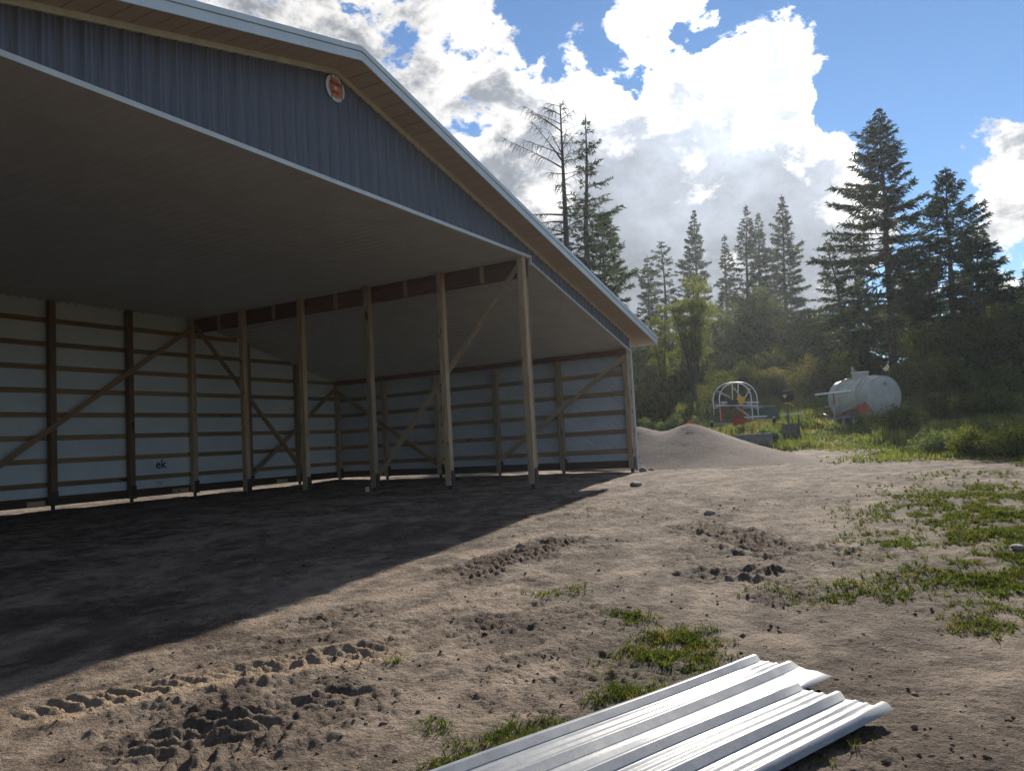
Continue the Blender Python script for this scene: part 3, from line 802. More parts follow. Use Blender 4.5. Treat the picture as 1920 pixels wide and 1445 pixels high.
def rock_mesh(seed, rx, ry, rz, mat='stone'):
    bm = bmesh.new(); bmesh.ops.create_icosphere(bm, subdivisions=2, radius=1); rr = random.Random(seed)
    ax = [(Vector((rr.gauss(0, 1), rr.gauss(0, 1), rr.gauss(0, 1))).normalized(), rr.uniform(.72, .95)) for _ in range(9)]
    for v in bm.verts:
        for a, lim in ax:
            d = v.co.dot(a)
            if d > lim: v.co -= a * (d - lim)
        v.co *= 1 + rr.uniform(-.04, .04); v.co = Vector((v.co.x * rx, v.co.y * ry, v.co.z * rz))
    me = bpy.data.meshes.new('stone'); bm.to_mesh(me); bm.free(); me.materials.append(MATS[mat]); return me
STONES = [(1206, 883, .16, .10, 'largest grey stone beside the barn corner post'), (1221, 881, .10, .06, 'middle one of three small stones at the gravel pile foot'),
          (1246, 879, .07, .05, 'smallest of three stones at the gravel pile foot, farthest from the barn'), (1192, 911, .17, .07, 'flat grey stone alone on the dirt before the barn corner'),
          (1330, 965, .10, .05, 'pale stone on the dark soil right of the barn shadow'), (1908, 1030, .08, .035, 'pale flat stone in the grass at the right edge')]
for k, (px, py, a, h, lab) in enumerate(STONES):
    g = G(px, py); z = gz(*g)
    link(bpy.data.objects.new('stone', rock_mesh(k, a, a * .8, h)), None, Matrix.Translation((g[0], g[1], z + h * .45)) @ Matrix.Rotation(k * 1.3, 4, 'Z'), label=lab, category='stone', group='stones lying on the dirt yard')

SA0 = G(1418, 1252); SD = G(906, 1450) - SA0; SD = SD / np.hypot(*SD); SN = np.array([-SD[1], SD[0]])
if np.dot(G(1637, 1362) - SA0, SN) < 0: SN = -SN
SWID = float(np.dot(G(1637, 1362) - SA0, SN))
def on_sheet(x, y):
    u = (x - SA0[0]) * SN[0] + (y - SA0[1]) * SN[1]; v = (x - SA0[0]) * SD[0] + (y - SA0[1]) * SD[1]
    return (u > -.06) & (u < SWID + .05) & (v > -.06) & (v < 3.6)
# loose clods and pebbles, uncountable
def clods():
    r = np.random.default_rng(5); n = 3600
    rad = np.exp(r.uniform(np.log(2.2), np.log(17), n)); az = np.radians(r.uniform(-8, 66, n))
    x = rad * np.cos(az); y = rad * np.sin(az)
    dn = fbm(x * .9, y * .9, 3, 3); _, dk, _t = ground_detail(x, y)
    keep = r.uniform(0, 1, n) < .12 + .9 * np.clip(dk, 0, 1) + .5 * (dn > .55)
    keep &= ~on_sheet(x, y)
    x = x[keep]; y = y[keep]; z = ground_z(x, y); m = len(x)
    s = np.exp(r.normal(np.log(.006), .5, m)) * (1 + .04 * np.hypot(x, y)); s = np.clip(s, .003, .022)
    ph = (1 + 5 ** .5) / 2
    oc = np.array([(1, 0, 0), (-1, 0, 0), (0, 1, 0), (0, -1, 0), (0, 0, 1), (0, 0, -1)], float)
    of = np.array([(0, 2, 4), (2, 1, 4), (1, 3, 4), (3, 0, 4), (2, 0, 5), (1, 2, 5), (3, 1, 5), (0, 3, 5)])
    jit = r.uniform(.6, 1.25, (m, 6, 1)) * oc[None] + r.normal(0, .18, (m, 6, 3))
    V = jit * s[:, None, None] * np.array([1.2, 1.2, .75]) + np.stack([x, y, z + s * .25], 1)[:, None, :]
    Fc = (of[None] + 6 * np.arange(m)[:, None, None]).reshape(-1, 3)
    link(bpy.data.objects.new('dirt_clods', mesh_np('dirt_clods', V.reshape(-1, 3), Fc, 'clod')), kind='stuff', label='loose dirt clods and pebbles over the yard', category='clods')
plain('clod', (0.13, 0.095, 0.072), .95, .1, 0, .5, 3, 0)
clods()

# pipe stub inside the barn
g = G(689, 922); z = gz(*g)
MB().tube([(g[0], g[1], z - .03), (g[0], g[1], z + .12)], .055, 14).build('pipe_stub', 'pvc', None, None, label='short white plastic pipe stub rising from the barn floor', category='pipe')

# ------------------------------------------------------------------ loose roofing sheets in the foreground
def loose_sheets():
    zt = lambda x, y: float(base_z(x, y)) + .02
    a0 = G(1418, 1252); a1 = G(906, 1450); b1 = G(1637, 1362)
    d = (a1 - a0); L0 = np.hypot(*d); d = d / L0; nrm = np.array([-d[1], d[0]])
    if np.dot(b1 - a0, nrm) < 0: nrm = -nrm
    pitch = float(np.dot(b1 - a0, nrm)) / 4.0
    def sheet(name, off, ribs, back, length, zoff, label, jag=0.0, seed=1, partial=0.0):
        rr = random.Random(seed); pr = [(u * pitch / .25, h) for u, h in rib_profile(ribs * .25, .25, .030, .006, .026, .075)]
        # outer flank of the first and last rib
        pr = [(-.042, 0.004), (-.013, .030)] + pr
        if partial: pr += [(pr[-1][0] + .013, .03), (pr[-1][0] + .042, .0)] + [(pr[-1][0] + .042 + partial * q / 4, .002 * (q % 2)) for q in range(1, 5)]
        else: pr += [(pr[-1][0] + .013, .030), (pr[-1][0] + .042, 0.004)]
        K = 14; V = []; n = len(pr); mt = .0008
        ss = np.linspace(0, length, K)
        ends = [rr.uniform(-jag, jag) if u > 1.1 * pitch else 0 for u, h in pr]
        for layer in (0, 1):
            for (u, h), e in zip(pr, ends):
                for s in ss:
                    q = a0 + nrm * (off + u) + d * (back + s + (e * (1 - s / length)))
                    V.append((q[0], q[1], zt(a0[0] + d[0] * s, a0[1] + d[1] * s) + zoff + h - layer * mt + .006 * math.sin(s * 2.1 + seed) + .004 * math.sin(u * 5 + s)))
        Q = []
        for i in range(n - 1):
            for k in range(K - 1):
                p = i * K + k; Q.append((p, p + 1, p + K + 1, p + K)); o = n * K; Q.append((o + p, o + p + K, o + p + K + 1, o + p + 1))
        o = n * K
        for i in range(n - 1): Q.append((i * K, (i + 1) * K, o + (i + 1) * K, o + i * K))
        for k in range(K - 1): Q.append((k, o + k, o + k + 1, k + 1)); t_ = (n - 1) * K; Q.append((t_ + k, t_ + k + 1, o + t_ + k + 1, o + t_ + k))
        me = mesh_np(name, V, Q, 'galvanised_sheet'); link(bpy.data.objects.new(name, me), label=label, category='metal sheet', group='loose ribbed metal sheets on the dirt')
    sheet('roofing_sheet', 0.0, 1, 0.0, 3.3, .030, 'ribbed silver metal sheet underneath, on the grassy side, with a ragged far end', .05, 3, partial=pitch * .95)
    bfar = float(np.dot(G(1486, 1306) - a0, d))
    sheet('roofing_sheet', 2 * pitch, 2, bfar, 3.2, .038, 'ribbed silver metal sheet lapped on top, nearest the camera, throwing the shadow', 0, 5)
loose_sheets()

# ------------------------------------------------------------------ conifers
def tri_mesh(name, T, mat):
    T = np.asarray(T, np.float32).reshape(-1, 3); return mesh_np(name, T, np.arange(len(T)).reshape(-1, 3), mat)
def sprays(r, pos, dirs, ln, wd):
    """thin tapering twig triangles; pos,dirs (n,3)"""
    n = len(pos); side = np.cross(dirs, r.normal(0, 1, (n, 3))); side /= np.linalg.norm(side, axis=1, keepdims=True) + 1e-9
    ln = np.asarray(ln).reshape(-1, 1); wd = np.asarray(wd).reshape(-1, 1)
    a = pos - side * wd * .5; b = pos + side * wd * .5; c = pos + dirs * ln
    return np.stack([a, b, c], 1)
def conifer(px, py_top, dist, label, width_px, name='fir_tree', base_frac=.12, seed=0, dens=1.0, mat='needles', lean=0.0, base_px=None, bare_below=0.0, shape=.95, up=0.35, gap=.5, droop=.25):
    r = np.random.default_rng(seed)
    top = P(px, py_top, dist)
    b = P(base_px if base_px is not None else px + 8, 700, dist); zb = gz(b.x, b.y)
    base = Vector((b.x, b.y, zb)); H = top.z - zb; RAD = 1.28 * width_px * dist / F
    ex = top.x - base.x; ey = top.y - base.y
    e = empty(name, base, label, 'tree', 'conifers behind the yard')
    m0 = Matrix.Translation(base)
    def axis(z): f = z / H; return np.array([ex * f, ey * f, z])
    tr = MB(); k = 9; rb = .012 * H + .06
    tr.tube([Vector(axis(H * i / (k - 1))) + Vector((math.sin(i * 1.7 + seed) * .05, math.cos(i * 2.1 + seed) * .05, 0 if i else -.2)) for i in range(k)], [rb * (1 - i / (k - 1)) ** .8 + .012 for i in range(k)], 8)
    T = []; z = base_frac * H; zb0 = z; ph = r.uniform(0, 6.28); sc = dist / 62.0; gap = gap * max(1, sc * .8); dens = dens / max(1, sc * .85); kw_ = max(1.0, sc * .8)
    while z < H - .15:
        f = (H - z) / (H - zb0)
        nb = int(r.integers(4, 7)); rot = r.uniform(0, 6.28)
        for i in range(nb):
            if r.random() < .12: continue
            az = rot + i * 6.28 / nb + r.normal(0, .25)
            L = (RAD * f ** shape) * r.uniform(.5, 1.08) * (1 + .22 * math.sin(az + ph) + .12 * math.sin(2 * az + z)) * (1.22 if r.random() < .12 else 1) + .12
            if z < bare_below * H: L *= r.uniform(.2, .6)
            el = up * (1 - f) * 1.6 - droop * f + r.normal(0, .10)
            ns = 6; s = np.linspace(0, 1, ns)
            hx = np.cos(az); hy = np.sin(az)
            rad = L * s * math.cos(el); zz = L * s * math.sin(el) - droop * .35 * L * s ** 1.5 + .28 * droop * L * s ** 3
            pts = axis(z)[None] + np.stack([hx * rad, hy * rad, zz], 1)
            tr.tube([Vector(p) for p in pts[::2]] + [Vector(pts[-1])], [.014 + .012 * L, .012 + .007 * L, .010, .006], 3, False)
            n = max(4, int(L * 19 * dens)); q = r.uniform(.12, 1, n) ** .75
            if z < bare_below * H: n = max(2, n // 4); q = q[:n]
            c = np.stack([np.interp(q, s, pts[:, j]) for j in range(3)], 1)
            sd = np.where(r.random(n) < .5, 1, -1); spread = r.uniform(.35, 1.15, n) * sd
            da = az + spread; dv = np.stack([np.cos(da), np.sin(da), r.normal(-.10, .28, n)], 1); dv /= np.linalg.norm(dv, axis=1, keepdims=True)
            tl = (.18 + .42 * (1 - q) + .22 * r.random(n)) * (.55 + .18 * min(L, 3)) * min(1, .35 + .6 * L)
            # each side twig carries a few needle sprays
            for w in range(3):
                cc = c + dv * (tl * w * .36)[:, None] + r.normal(0, .03, c.shape)
                d2 = dv + r.normal(0, .38, dv.shape); d2[:, 2] -= .08; d2 /= np.linalg.norm(d2, axis=1, keepdims=True)
                T.append(sprays(r, cc, d2, (tl * .62 + .08) * kw_, (.065 + .065 * r.random(n)) * kw_))
        z += gap * (.55 + .5 * f) * r.uniform(.7, 1.3)
    # leader
    c = np.repeat(axis(H)[None], 14, 0) - np.array([0, 0, 1]) * r.uniform(0, .9, (14, 1)); dv = r.normal(0, 1, (14, 3)); dv[:, 2] = np.abs(dv[:, 2]) + .8; dv /= np.linalg.norm(dv, axis=1, keepdims=True)
    T.append(sprays(r, c, dv, .35, .07))
    tr.build('trunk', 'bark', e, m0)
    link(bpy.data.objects.new('crown', tri_mesh('crown', np.concatenate(T), mat)), e, m0)
CON = [  # px, top, dist, half width px, label, options
    (1098, 213, 50, 105, 'ragged fir behind the barn roof, right of the bare tree', dict(base_px=1098, dens=.62, gap=.95, shape=.95, seed=2, droop=.2)),
    (1213, 478, 112, 42, 'slim fir nearest the barn eave, left of the loose-topped one', dict(seed=3, base_px=1222)),
    (1240, 452, 108, 42, 'loose-topped thin conifer just right of the barn eave', dict(seed=4, base_px=1258, dens=.55, gap=.8, shape=.6, base_frac=.35)),
    (1301, 394, 122, 52, 'pointed dense fir above the multi-stemmed leafy tree', dict(seed=5, base_px=1312)),
    (1358, 440, 126, 40, 'narrow fir between the pointed fir and the twin-topped pair', dict(seed=6, base_px=1366)),
    (1398, 385, 124, 56, 'left fir of the close twin-topped pair at centre', dict(seed=7, base_px=1404, gap=.65, dens=.9)),
    (1421, 398, 130, 44, 'right fir of the close twin-topped pair at centre', dict(seed=8, base_px=1428)),
    (1466, 366, 120, 64, 'full dark fir standing right of the twin-topped pair', dict(seed=9, base_px=1476)),
    (1550, 450, 62, 52, 'small fir with a trunk leaning left beside the tallest fir', dict(seed=10, base_px=1606, dens=.8, gap=.6)),
    (1648, 205, 58, 118, 'tallest fir, standing behind the cream tank', dict(seed=11, base_px=1676, dens=1.1, base_frac=.22, shape=.90, up=.45)),
    (1772, 313, 60, 108, 'second tallest fir, right of the tallest one', dict(seed=12, base_px=1792, dens=1.05, shape=.92, base_frac=.18, up=.45)),
    (1832, 432, 64, 78, 'shorter fir at far right with long reaching branches', dict(seed=13, base_px=1838, shape=.7)),
    (1935, 495, 62, 75, 'fir cut by the right edge of the picture', dict(seed=14, base_px=1940)),
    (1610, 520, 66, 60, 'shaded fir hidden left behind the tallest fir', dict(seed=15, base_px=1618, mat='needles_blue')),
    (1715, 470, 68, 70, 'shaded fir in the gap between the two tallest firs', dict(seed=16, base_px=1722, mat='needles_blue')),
    (1130, 400, 56, 75, 'broad-limbed fir low behind the barn roof edge', dict(seed=17, base_px=1130, gap=.7, shape=.5, base_frac=.05)),
]
for px, py, dist, wd, lab, kw in CON: conifer(px, py, dist, lab, wd, **kw)

# the bare dead conifer behind the roof
def bare_tree(px, py, dist, label, bx, seed):
    r = random.Random(seed); top = P(px, py, dist); b = P(bx, 600, dist); zb = gz(b.x, b.y); base = Vector((b.x, b.y, zb)); H = top.z - zb
    e = empty('bare_tree', base, label, 'tree', 'conifers behind the yard'); m0 = Matrix.Translation(base)
    ax = lambda z: Vector(((top.x - b.x) * z / H, (top.y - b.y) * z / H, z))
    tr = MB(); tr.tube([ax(H * i / 9) for i in range(10)], [.34 * (1 - i / 9) + .03 for i in range(10)], 8); tr.build('trunk', 'bark_grey', e, m0)
    lb = MB(); tw = MB(); u = Vector((-Wm[0][0], -Wm[0][1], 0)).normalized()
    z = H * .45
    while z < H - .1:
        f = (H - z) / (H * .55)
        for i in range(r.choice((1, 2, 2, 3))):
            a = r.uniform(0, 6.28); d = Vector((math.cos(a), math.sin(a), 0))
            side = d.dot(u)
            L = (.7 + 3.3 * f ** .7) * r.uniform(.45, 1.1) * (1.75 if side > .3 else .75)
            el = .55 * (1 - f) + r.uniform(-.12, .22)
            pts = [ax(z) + d * (L * q * math.cos(el)) + Vector((0, 0, L * q * math.sin(el) - .16 * L * q * q + .06 * L * q ** 3)) for q in (0, .25, .5, .75, 1)]
            lb.tube(pts, [.012 + .014 * L, .010 + .010 * L, .022, .016, .009], 4, False)
            for k in range(int(L * 11)):
                q = r.uniform(.25, 1); i0 = min(3, int(q * 4)); p = pts[i0].lerp(pts[i0 + 1], q * 4 - i0)
                dd = (d * r.uniform(.1, .9) + d.cross(Vector((0, 0, 1))) * r.uniform(-.8, .8) + Vector((0, 0, r.uniform(-1.0, .25)))).normalized(); l = r.uniform(.25, .75)
                m = p + dd * l * .5 + Vector((0, 0, .03)); tw.tube([p, m, p + dd * l + Vector((0, 0, -.08))], [.014, .011, .007], 3, False)
        z += r.uniform(.22, .5)
    lb.build('limbs', 'bark_grey', e, m0); tw.build('twigs', 'bark_grey', e, m0)
bare_tree(1050, 193, 48, 'tall bare dead conifer rising behind the barn roof', 1066, 4)

# ------------------------------------------------------------------ leafy trees and shrubs
def leaf_cloud(r, cen, rad, n, size):
    """n leaf quads (as 2 tris) scattered in ellipsoid clumps; cen (k,3) rad (k,)"""
    k = r.integers(0, len(cen), n); v = r.normal(0, 1, (n, 3)); v /= np.linalg.norm(v, axis=1, keepdims=True)
    p = cen[k] + v * (rad[k] * r.uniform(.25, 1, n) ** .6)[:, None] * np.array([1, 1, .8])
    d = r.normal(0, 1, (n, 3)); d /= np.linalg.norm(d, axis=1, keepdims=True)
    s = np.cross(d, r.normal(0, 1, (n, 3))); s /= np.linalg.norm(s, axis=1, keepdims=True)
    l = size * r.uniform(.6, 1.3, (n, 1)); w = l * .55
    a = p; b = p + d * l * .5 + s * w * .5; c = p + d * l; e = p + d * l * .5 - s * w * .5
    return np.concatenate([np.stack([a, b, c], 1), np.stack([a, c, e], 1)])
def leafy_tree(px, py_top, py_base, dist, hw_px, label, mat, seed, stems=6, leaves=9000, size=.13, name='leafy_tree', crown_from=.25, category='tree', group='leafy trees below the firs'):
    r = np.random.default_rng(seed); rr = random.Random(seed)
    b = P(px, py_base, dist); zb = gz(b.x, b.y); base = Vector((b.x, b.y, zb)); H = P(px, py_top, dist).z - zb; W = hw_px * dist / F
    e = empty(name, base, label, category, group); m0 = Matrix.Translation(base)
    tr = MB(); cen = []; rad = []
    for i in range(stems):
        a = 6.28 * i / stems + rr.uniform(-.4, .4); sp = rr.uniform(.15, .75) * W; h = H * rr.uniform(.72, .97)
        p = [Vector((math.cos(a) * .12 * j ** .3, math.sin(a) * .12 * j ** .3, -.15)) if j == 0 else Vector((math.cos(a) * sp * (j / 6) ** 1.3 + rr.uniform(-.08, .08), math.sin(a) * sp * (j / 6) ** 1.3 + rr.uniform(-.08, .08), h * j / 6)) for j in range(7)]
        tr.tube(p, [.030 + .010 * H * (1 - j / 6) for j in range(7)], 5, False)
        for j in range(2, 7):
            if p[j].z < crown_from * H: continue
            for q in range(3):
                a2 = rr.uniform(0, 6.28); L = rr.uniform(.15, .5) * W * (1.1 - .5 * p[j].z / H)
                t2 = p[j] + Vector((math.cos(a2) * L, math.sin(a2) * L, rr.uniform(.1, .5) * L + .2))
                tr.tube([p[j], p[j].lerp(t2, .5) + Vector((0, 0, .05)), t2], [.022, .014, .007], 3, False)
                cen.append(t2); rad.append(rr.uniform(.12, .28) * W + .12)
            cen.append(p[j]); rad.append(.2 * W)
    tr.build('stems' if stems > 1 else 'trunk', 'bark_grey', e, m0)
    T = leaf_cloud(r, np.array([tuple(c) for c in cen]), np.array(rad), leaves, size)
    link(bpy.data.objects.new('crown', tri_mesh('crown', T, mat)), e, m0)
leafy_tree(1303, 522, 738, 58, 58, 'multi-stemmed light green leafy tree behind the gravel pile', 'leaf_green', 1, 8, 15000, .14, crown_from=.30)
leafy_tree(1248, 560, 730, 57, 34, 'thin pale green leafy tree between the barn eave and the multi-stemmed tree', 'leaf_green', 2, 3, 4500, .13, crown_from=.25)
leafy_tree(1440, 545, 735, 84, 62, 'dark leafy tree below the full dark fir', 'leaf_dark', 3, 6, 10000, .21, crown_from=.2)
leafy_tree(1370, 580, 735, 82, 50, 'dim leafy tree between the two larger leafy trees', 'leaf_dark', 4, 5, 8000, .21, crown_from=.15)
leafy_tree(1850, 600, 770, 56, 85, 'broad leafy tree at far right below the reaching fir', 'leaf_dark', 5, 7, 9000, .15, crown_from=.1)
leafy_tree(1745, 610, 760, 57, 62, 'yellow-green leafy tree right of the tallest trunk', 'leaf_green', 6, 6, 8000, .14, crown_from=.1)
leafy_tree(1930, 560, 780, 54, 70, 'tall dark leafy tree cut by the right edge', 'leaf_dark', 7, 6, 8000, .15, crown_from=.1)

def shrub(px, py_top, py_base, dist, hw_px, label, mat, seed, leaves=4200, size=.12):
    r = np.random.default_rng(seed + 100); rr = random.Random(seed)
    b = P(px, py_base, dist); zb = gz(b.x, b.y); base = Vector((b.x, b.y, zb)); H = max(.5, P(px, py_top, dist).z - zb); W = hw_px * dist / F
    e = empty('shrub', base, label, 'shrub', 'shrubs along the field edge'); m0 = Matrix.Translation(base)
    st = MB(); cen = []; rad = []
    for i in range(16):
        a = rr.uniform(0, 6.28); q = rr.random() ** .5; h = H * rr.uniform(.55, .92) * (1 - .45 * q * q)
        t = Vector((math.cos(a) * W * q * .85, math.sin(a) * W * q * .85, h))
        st.tube([Vector((t.x * .1, t.y * .1, -.1)), Vector((t.x * .6, t.y * .6, h * .55)), t], [.03, .02, .008], 3, False)
        for f in (.45, .75, 1.0):
            cen.append((t.x * (.3 + .7 * f), t.y * (.3 + .7 * f), h * f)); rad.append(rr.uniform(.16, .30) * W + .1)
    st.build('stems', 'bark_grey', e, m0)
    link(bpy.data.objects.new('foliage', tri_mesh('foliage', leaf_cloud(r, np.array(cen), np.array(rad), leaves, size), mat)), e, m0)
SHR = [(1215, 655, 735, 50, 40, 'brown-tipped shrub right beside the barn eave', 'leaf_brown'), (1245, 672, 745, 47, 30, 'brown-tipped shrub left of the multi-stemmed tree', 'leaf_brown'), (1205, 700, 765, 44, 28, 'dark green shrub low against the barn wall edge', 'leaf_dark'),
       (1345, 690, 745, 55, 45, 'green shrub right of the multi-stemmed tree base', 'leaf_green'), (1400, 668, 745, 57, 50, 'dim shrub behind the white hoop machine', 'leaf_dark'), (1460, 672, 748, 57, 46, 'dim brownish shrub behind the black drum', 'leaf_brown'),
       (1515, 664, 748, 56, 50, 'brownish shrub left of the leaning fir base', 'leaf_brown'), (1560, 650, 735, 57, 44, 'bright green shrub behind the tank at its left', 'leaf_green'), (1610, 645, 725, 62, 46, 'green shrub behind the tank below the leaning trunk', 'leaf_green'),
       (1700, 660, 745, 54, 40, 'yellow-green shrub right of the tank', 'leaf_green'), (1760, 655, 755, 52, 48, 'green shrub second right of the tank', 'leaf_green'), (1825, 665, 765, 52, 55, 'dark shrub behind the brushy mound', 'leaf_dark'),
       (1900, 660, 775, 50, 60, 'dark shrub at the right edge behind the mound', 'leaf_dark'), (1790, 728, 800, 44, 48, 'low dim brush mound left half, right of the tank', 'leaf_dark'), (1865, 722, 800, 44, 55, 'low dim brush mound right half, near the right edge', 'leaf_dark'),
       (1680, 762, 808, 40, 70, 'wide low weedy shrub in front of the tank', 'leaf_dark'), (1255, 762, 802, 36, 28, 'pale sage-green bush behind the gravel pile', 'leaf_sage'), (1213, 765, 810, 34, 18, 'small pale sage-green bush at the barn corner', 'leaf_sage'),
       (1440, 795, 828, 36, 20, 'small weed bush between the grey block and the wooden box', 'leaf_sage'), (1590, 690, 745, 60, 30, 'small shrub tight behind the tank top', 'leaf_dark'),
       (1760, 798, 872, 27, 42, 'leafy weed clump at the field corner, left one', 'leaf_sage'), (1830, 798, 880, 25, 48, 'leafy weed clump at the field corner, middle one', 'leaf_green'), (1905, 792, 885, 24, 50, 'leafy weed clump at the field corner, right one', 'leaf_green')]
for k, (px, pt, pb, dd, hw, lab, mat) in enumerate(SHR): shrub(px, pt, pb, dd, hw, lab, mat, k, 4500 if dd > 30 else 5500, .13 if dd > 42 else (.10 if dd > 30 else .06))

# far wood that reads as one mass
def far_wood():
    r = np.random.default_rng(8); cen = []; rad = []
    for _ in range(760):
        az = math.radians(r.uniform(-14, 34)); d = r.uniform(72, 105); x = d * math.cos(az); y = d * math.sin(az)
        h = r.uniform(.5, 5.6) + 2.5 * (fbm(np.array([az * 9]), np.array([d * .05]), 3, 2)[0] - .3)
        cen.append((x, y, float(base_z(x, y)) + max(.5, h))); rad.append(r.uniform(1.0, 2.2))
    for _ in range(220):
        az = math.radians(r.uniform(4, 26)); d = r.uniform(62, 74); x = d * math.cos(az); y = d * math.sin(az)
        cen.append((x, y, float(base_z(x, y)) + r.uniform(.2, 2.4))); rad.append(r.uniform(.7, 1.4))
    T = leaf_cloud(r, np.array(cen), np.array(rad), 96000, .40)
    link(bpy.data.objects.new('far_wood', tri_mesh('far_wood', T, 'brush_mass')), kind='stuff', label='dense dim undergrowth and far wood behind the firs', category='wood')
far_wood()

# ------------------------------------------------------------------ grass
def blades(r, x, y, z, h, w, lean, nper):
    n = len(x); T = []
    for k in range(nper):
        ox = r.normal(0, .35, n) * h * .5; oy = r.normal(0, .35, n) * h * .5
        a = r.uniform(0, 6.28, n); hh = h * r.uniform(.5, 1.15, n); ln = lean * hh * r.uniform(.2, 1.2, n)
        p = np.stack([x + ox, y + oy, z - .01], 1); t = np.stack([np.cos(a), np.sin(a), np.zeros(n)], 1); s = np.stack([-np.sin(a), np.cos(a), np.zeros(n)], 1) * (w * .5)[:, None]
        m = p + t * (ln * .35)[:, None] + np.array([0, 0, 1]) * (hh * .62)[:, None]; e = p + t * ln[:, None] + np.array([0, 0, 1]) * hh[:, None]
        T += [np.stack([p - s, p + s, m + s * .8], 1), np.stack([p - s, m + s * .8, m - s * .8], 1), np.stack([m - s * .8, m + s * .8, e], 1)]
    return np.concatenate(T)
def yard_grass():
    r = np.random.default_rng(21); n = 190000
    rad = np.exp(r.uniform(np.log(2.2), np.log(30), n)); az = np.radians(r.uniform(-14, 40, n)); x = rad * np.cos(az); y = rad * np.sin(az)
    m = grass_mask(x, y) * (.55 + .9 * fbm(x * 1.7, y * 1.7, 3, 16)); cl = fbm(x * 4.5, y * 4.5, 3, 15); far = rad / 30
    keep = (r.random(n) < np.clip((m - .12) * 1.1, 0, 1) * sstep(.38, .56, cl) * (.45 + .55 * (rad < 14))) & ~((x > 3) & (x < 23.2) & (y > 7.8))
    keep &= ~on_sheet(x, y)
    x, y, rad, m = x[keep], y[keep], rad[keep], m[keep]; z = ground_z(x, y)
    h = (.018 + .034 * r.random(len(x)) ** 1.5 + .02 * np.clip(m - .6, 0, 1)) * (1 + rad * .03)
    T = blades(r, x, y, z, h, .0022 + .0008 * rad, 1.5, 6)
    link(bpy.data.objects.new('yard_grass', tri_mesh('yard_grass', T, 'grass_blade')), kind='stuff', label='short green grass patches on the dirt yard', category='grass')
    print('yard blades', len(T))
def field_grass():
    r = np.random.default_rng(22); n = 90000
    rad = np.sqrt(r.uniform(17 ** 2, 66 ** 2, n)); az = np.radians(r.uniform(-16, 26, n)); x = rad * np.cos(az); y = rad * np.sin(az)
    m = grass_mask(x, y); pile = ((x - 26.9) / 3.9) ** 2 + ((y - 8) / 5.1) ** 2 < 1
    keep = (r.random(n) < np.clip(m - .3, 0, 1)) & ~pile & ~((x < 23.2) & (y > 7.5)); x, y, rad = x[keep], y[keep], rad[keep]; z = ground_z(x, y)
    tall = fbm(x * .25, y * .25, 3, 19)
    h = (.12 + .50 * sstep(.40, .66, tall)) * np.where(rad < 33, .55, 1.0) * np.clip((rad - 16) / 14, .5, 1)
    T = blades(r, x, y, z, h * r.uniform(.6, 1.2, len(x)), .018 + .0006 * rad, .5, 3)
    link(bpy.data.objects.new('field_grass', tri_mesh('field_grass', T, 'field_grass')), kind='stuff', label='tall seeding grass and weeds across the rising field', category='grass')
    print('field blades', len(T))
yard_grass(); field_grass()

# ------------------------------------------------------------------ tank and farm machinery at the field edge
def frame_at(px, py, dist):
    """base on the ground below the pixel; axes: u right, v away, w up (metres)"""
    p = P(px, py, dist); z = gz(p.x, p.y); d = Vector((p.x, p.y, 0)).normalized(); u = Vector((d.y, -d.x, 0))
    m = Matrix(((u.x, d.x, 0, p.x), (u.y, d.y, 0, p.y), (0, 0, 1, z), (0, 0, 0, 1)))
    def loc(qx, qy, v=0.0):            # pixel -> local point at depth v behind the base
        q = P(qx, qy, dist + v); k = (dist + v); w = q - Vector((p.x, p.y, z)); return Vector((w.dot(u), w.dot(d), w.z))
    return m, loc
def thing(name, m, label, category, group=None):
    o = bpy.data.objects.new(name, None); o.empty_display_size = .3; link(o, None, m, label=label, category=category)
    if group: o['group'] = group
    return o
def lathe(mb, prof, a, ax, n=28):
    """prof list of (t, r) along axis"""
    ax = Vector(ax).normalized(); ref = Vector((0, 0, 1)); s = ax.cross(ref).normalized(); up = s.cross(ax); o = len(mb.v)
    for t, r in prof:
        for j in range(n):
            q = 2 * math.pi * j / n; mb.v.append(tuple(Vector(a) + ax * t + (s * math.cos(q) + up * math.sin(q)) * r))
    for i in range(len(prof) - 1):
        for j in range(n): mb.f.append((o + i * n + j, o + i * n + (j + 1) % n, o + (i + 1) * n + (j + 1) % n, o + (i + 1) * n + j))
    mb.f.append(tuple(o + j for j in range(n))); mb.f.append(tuple(o + (len(prof) - 1) * n + j for j in range(n)))
    return mb
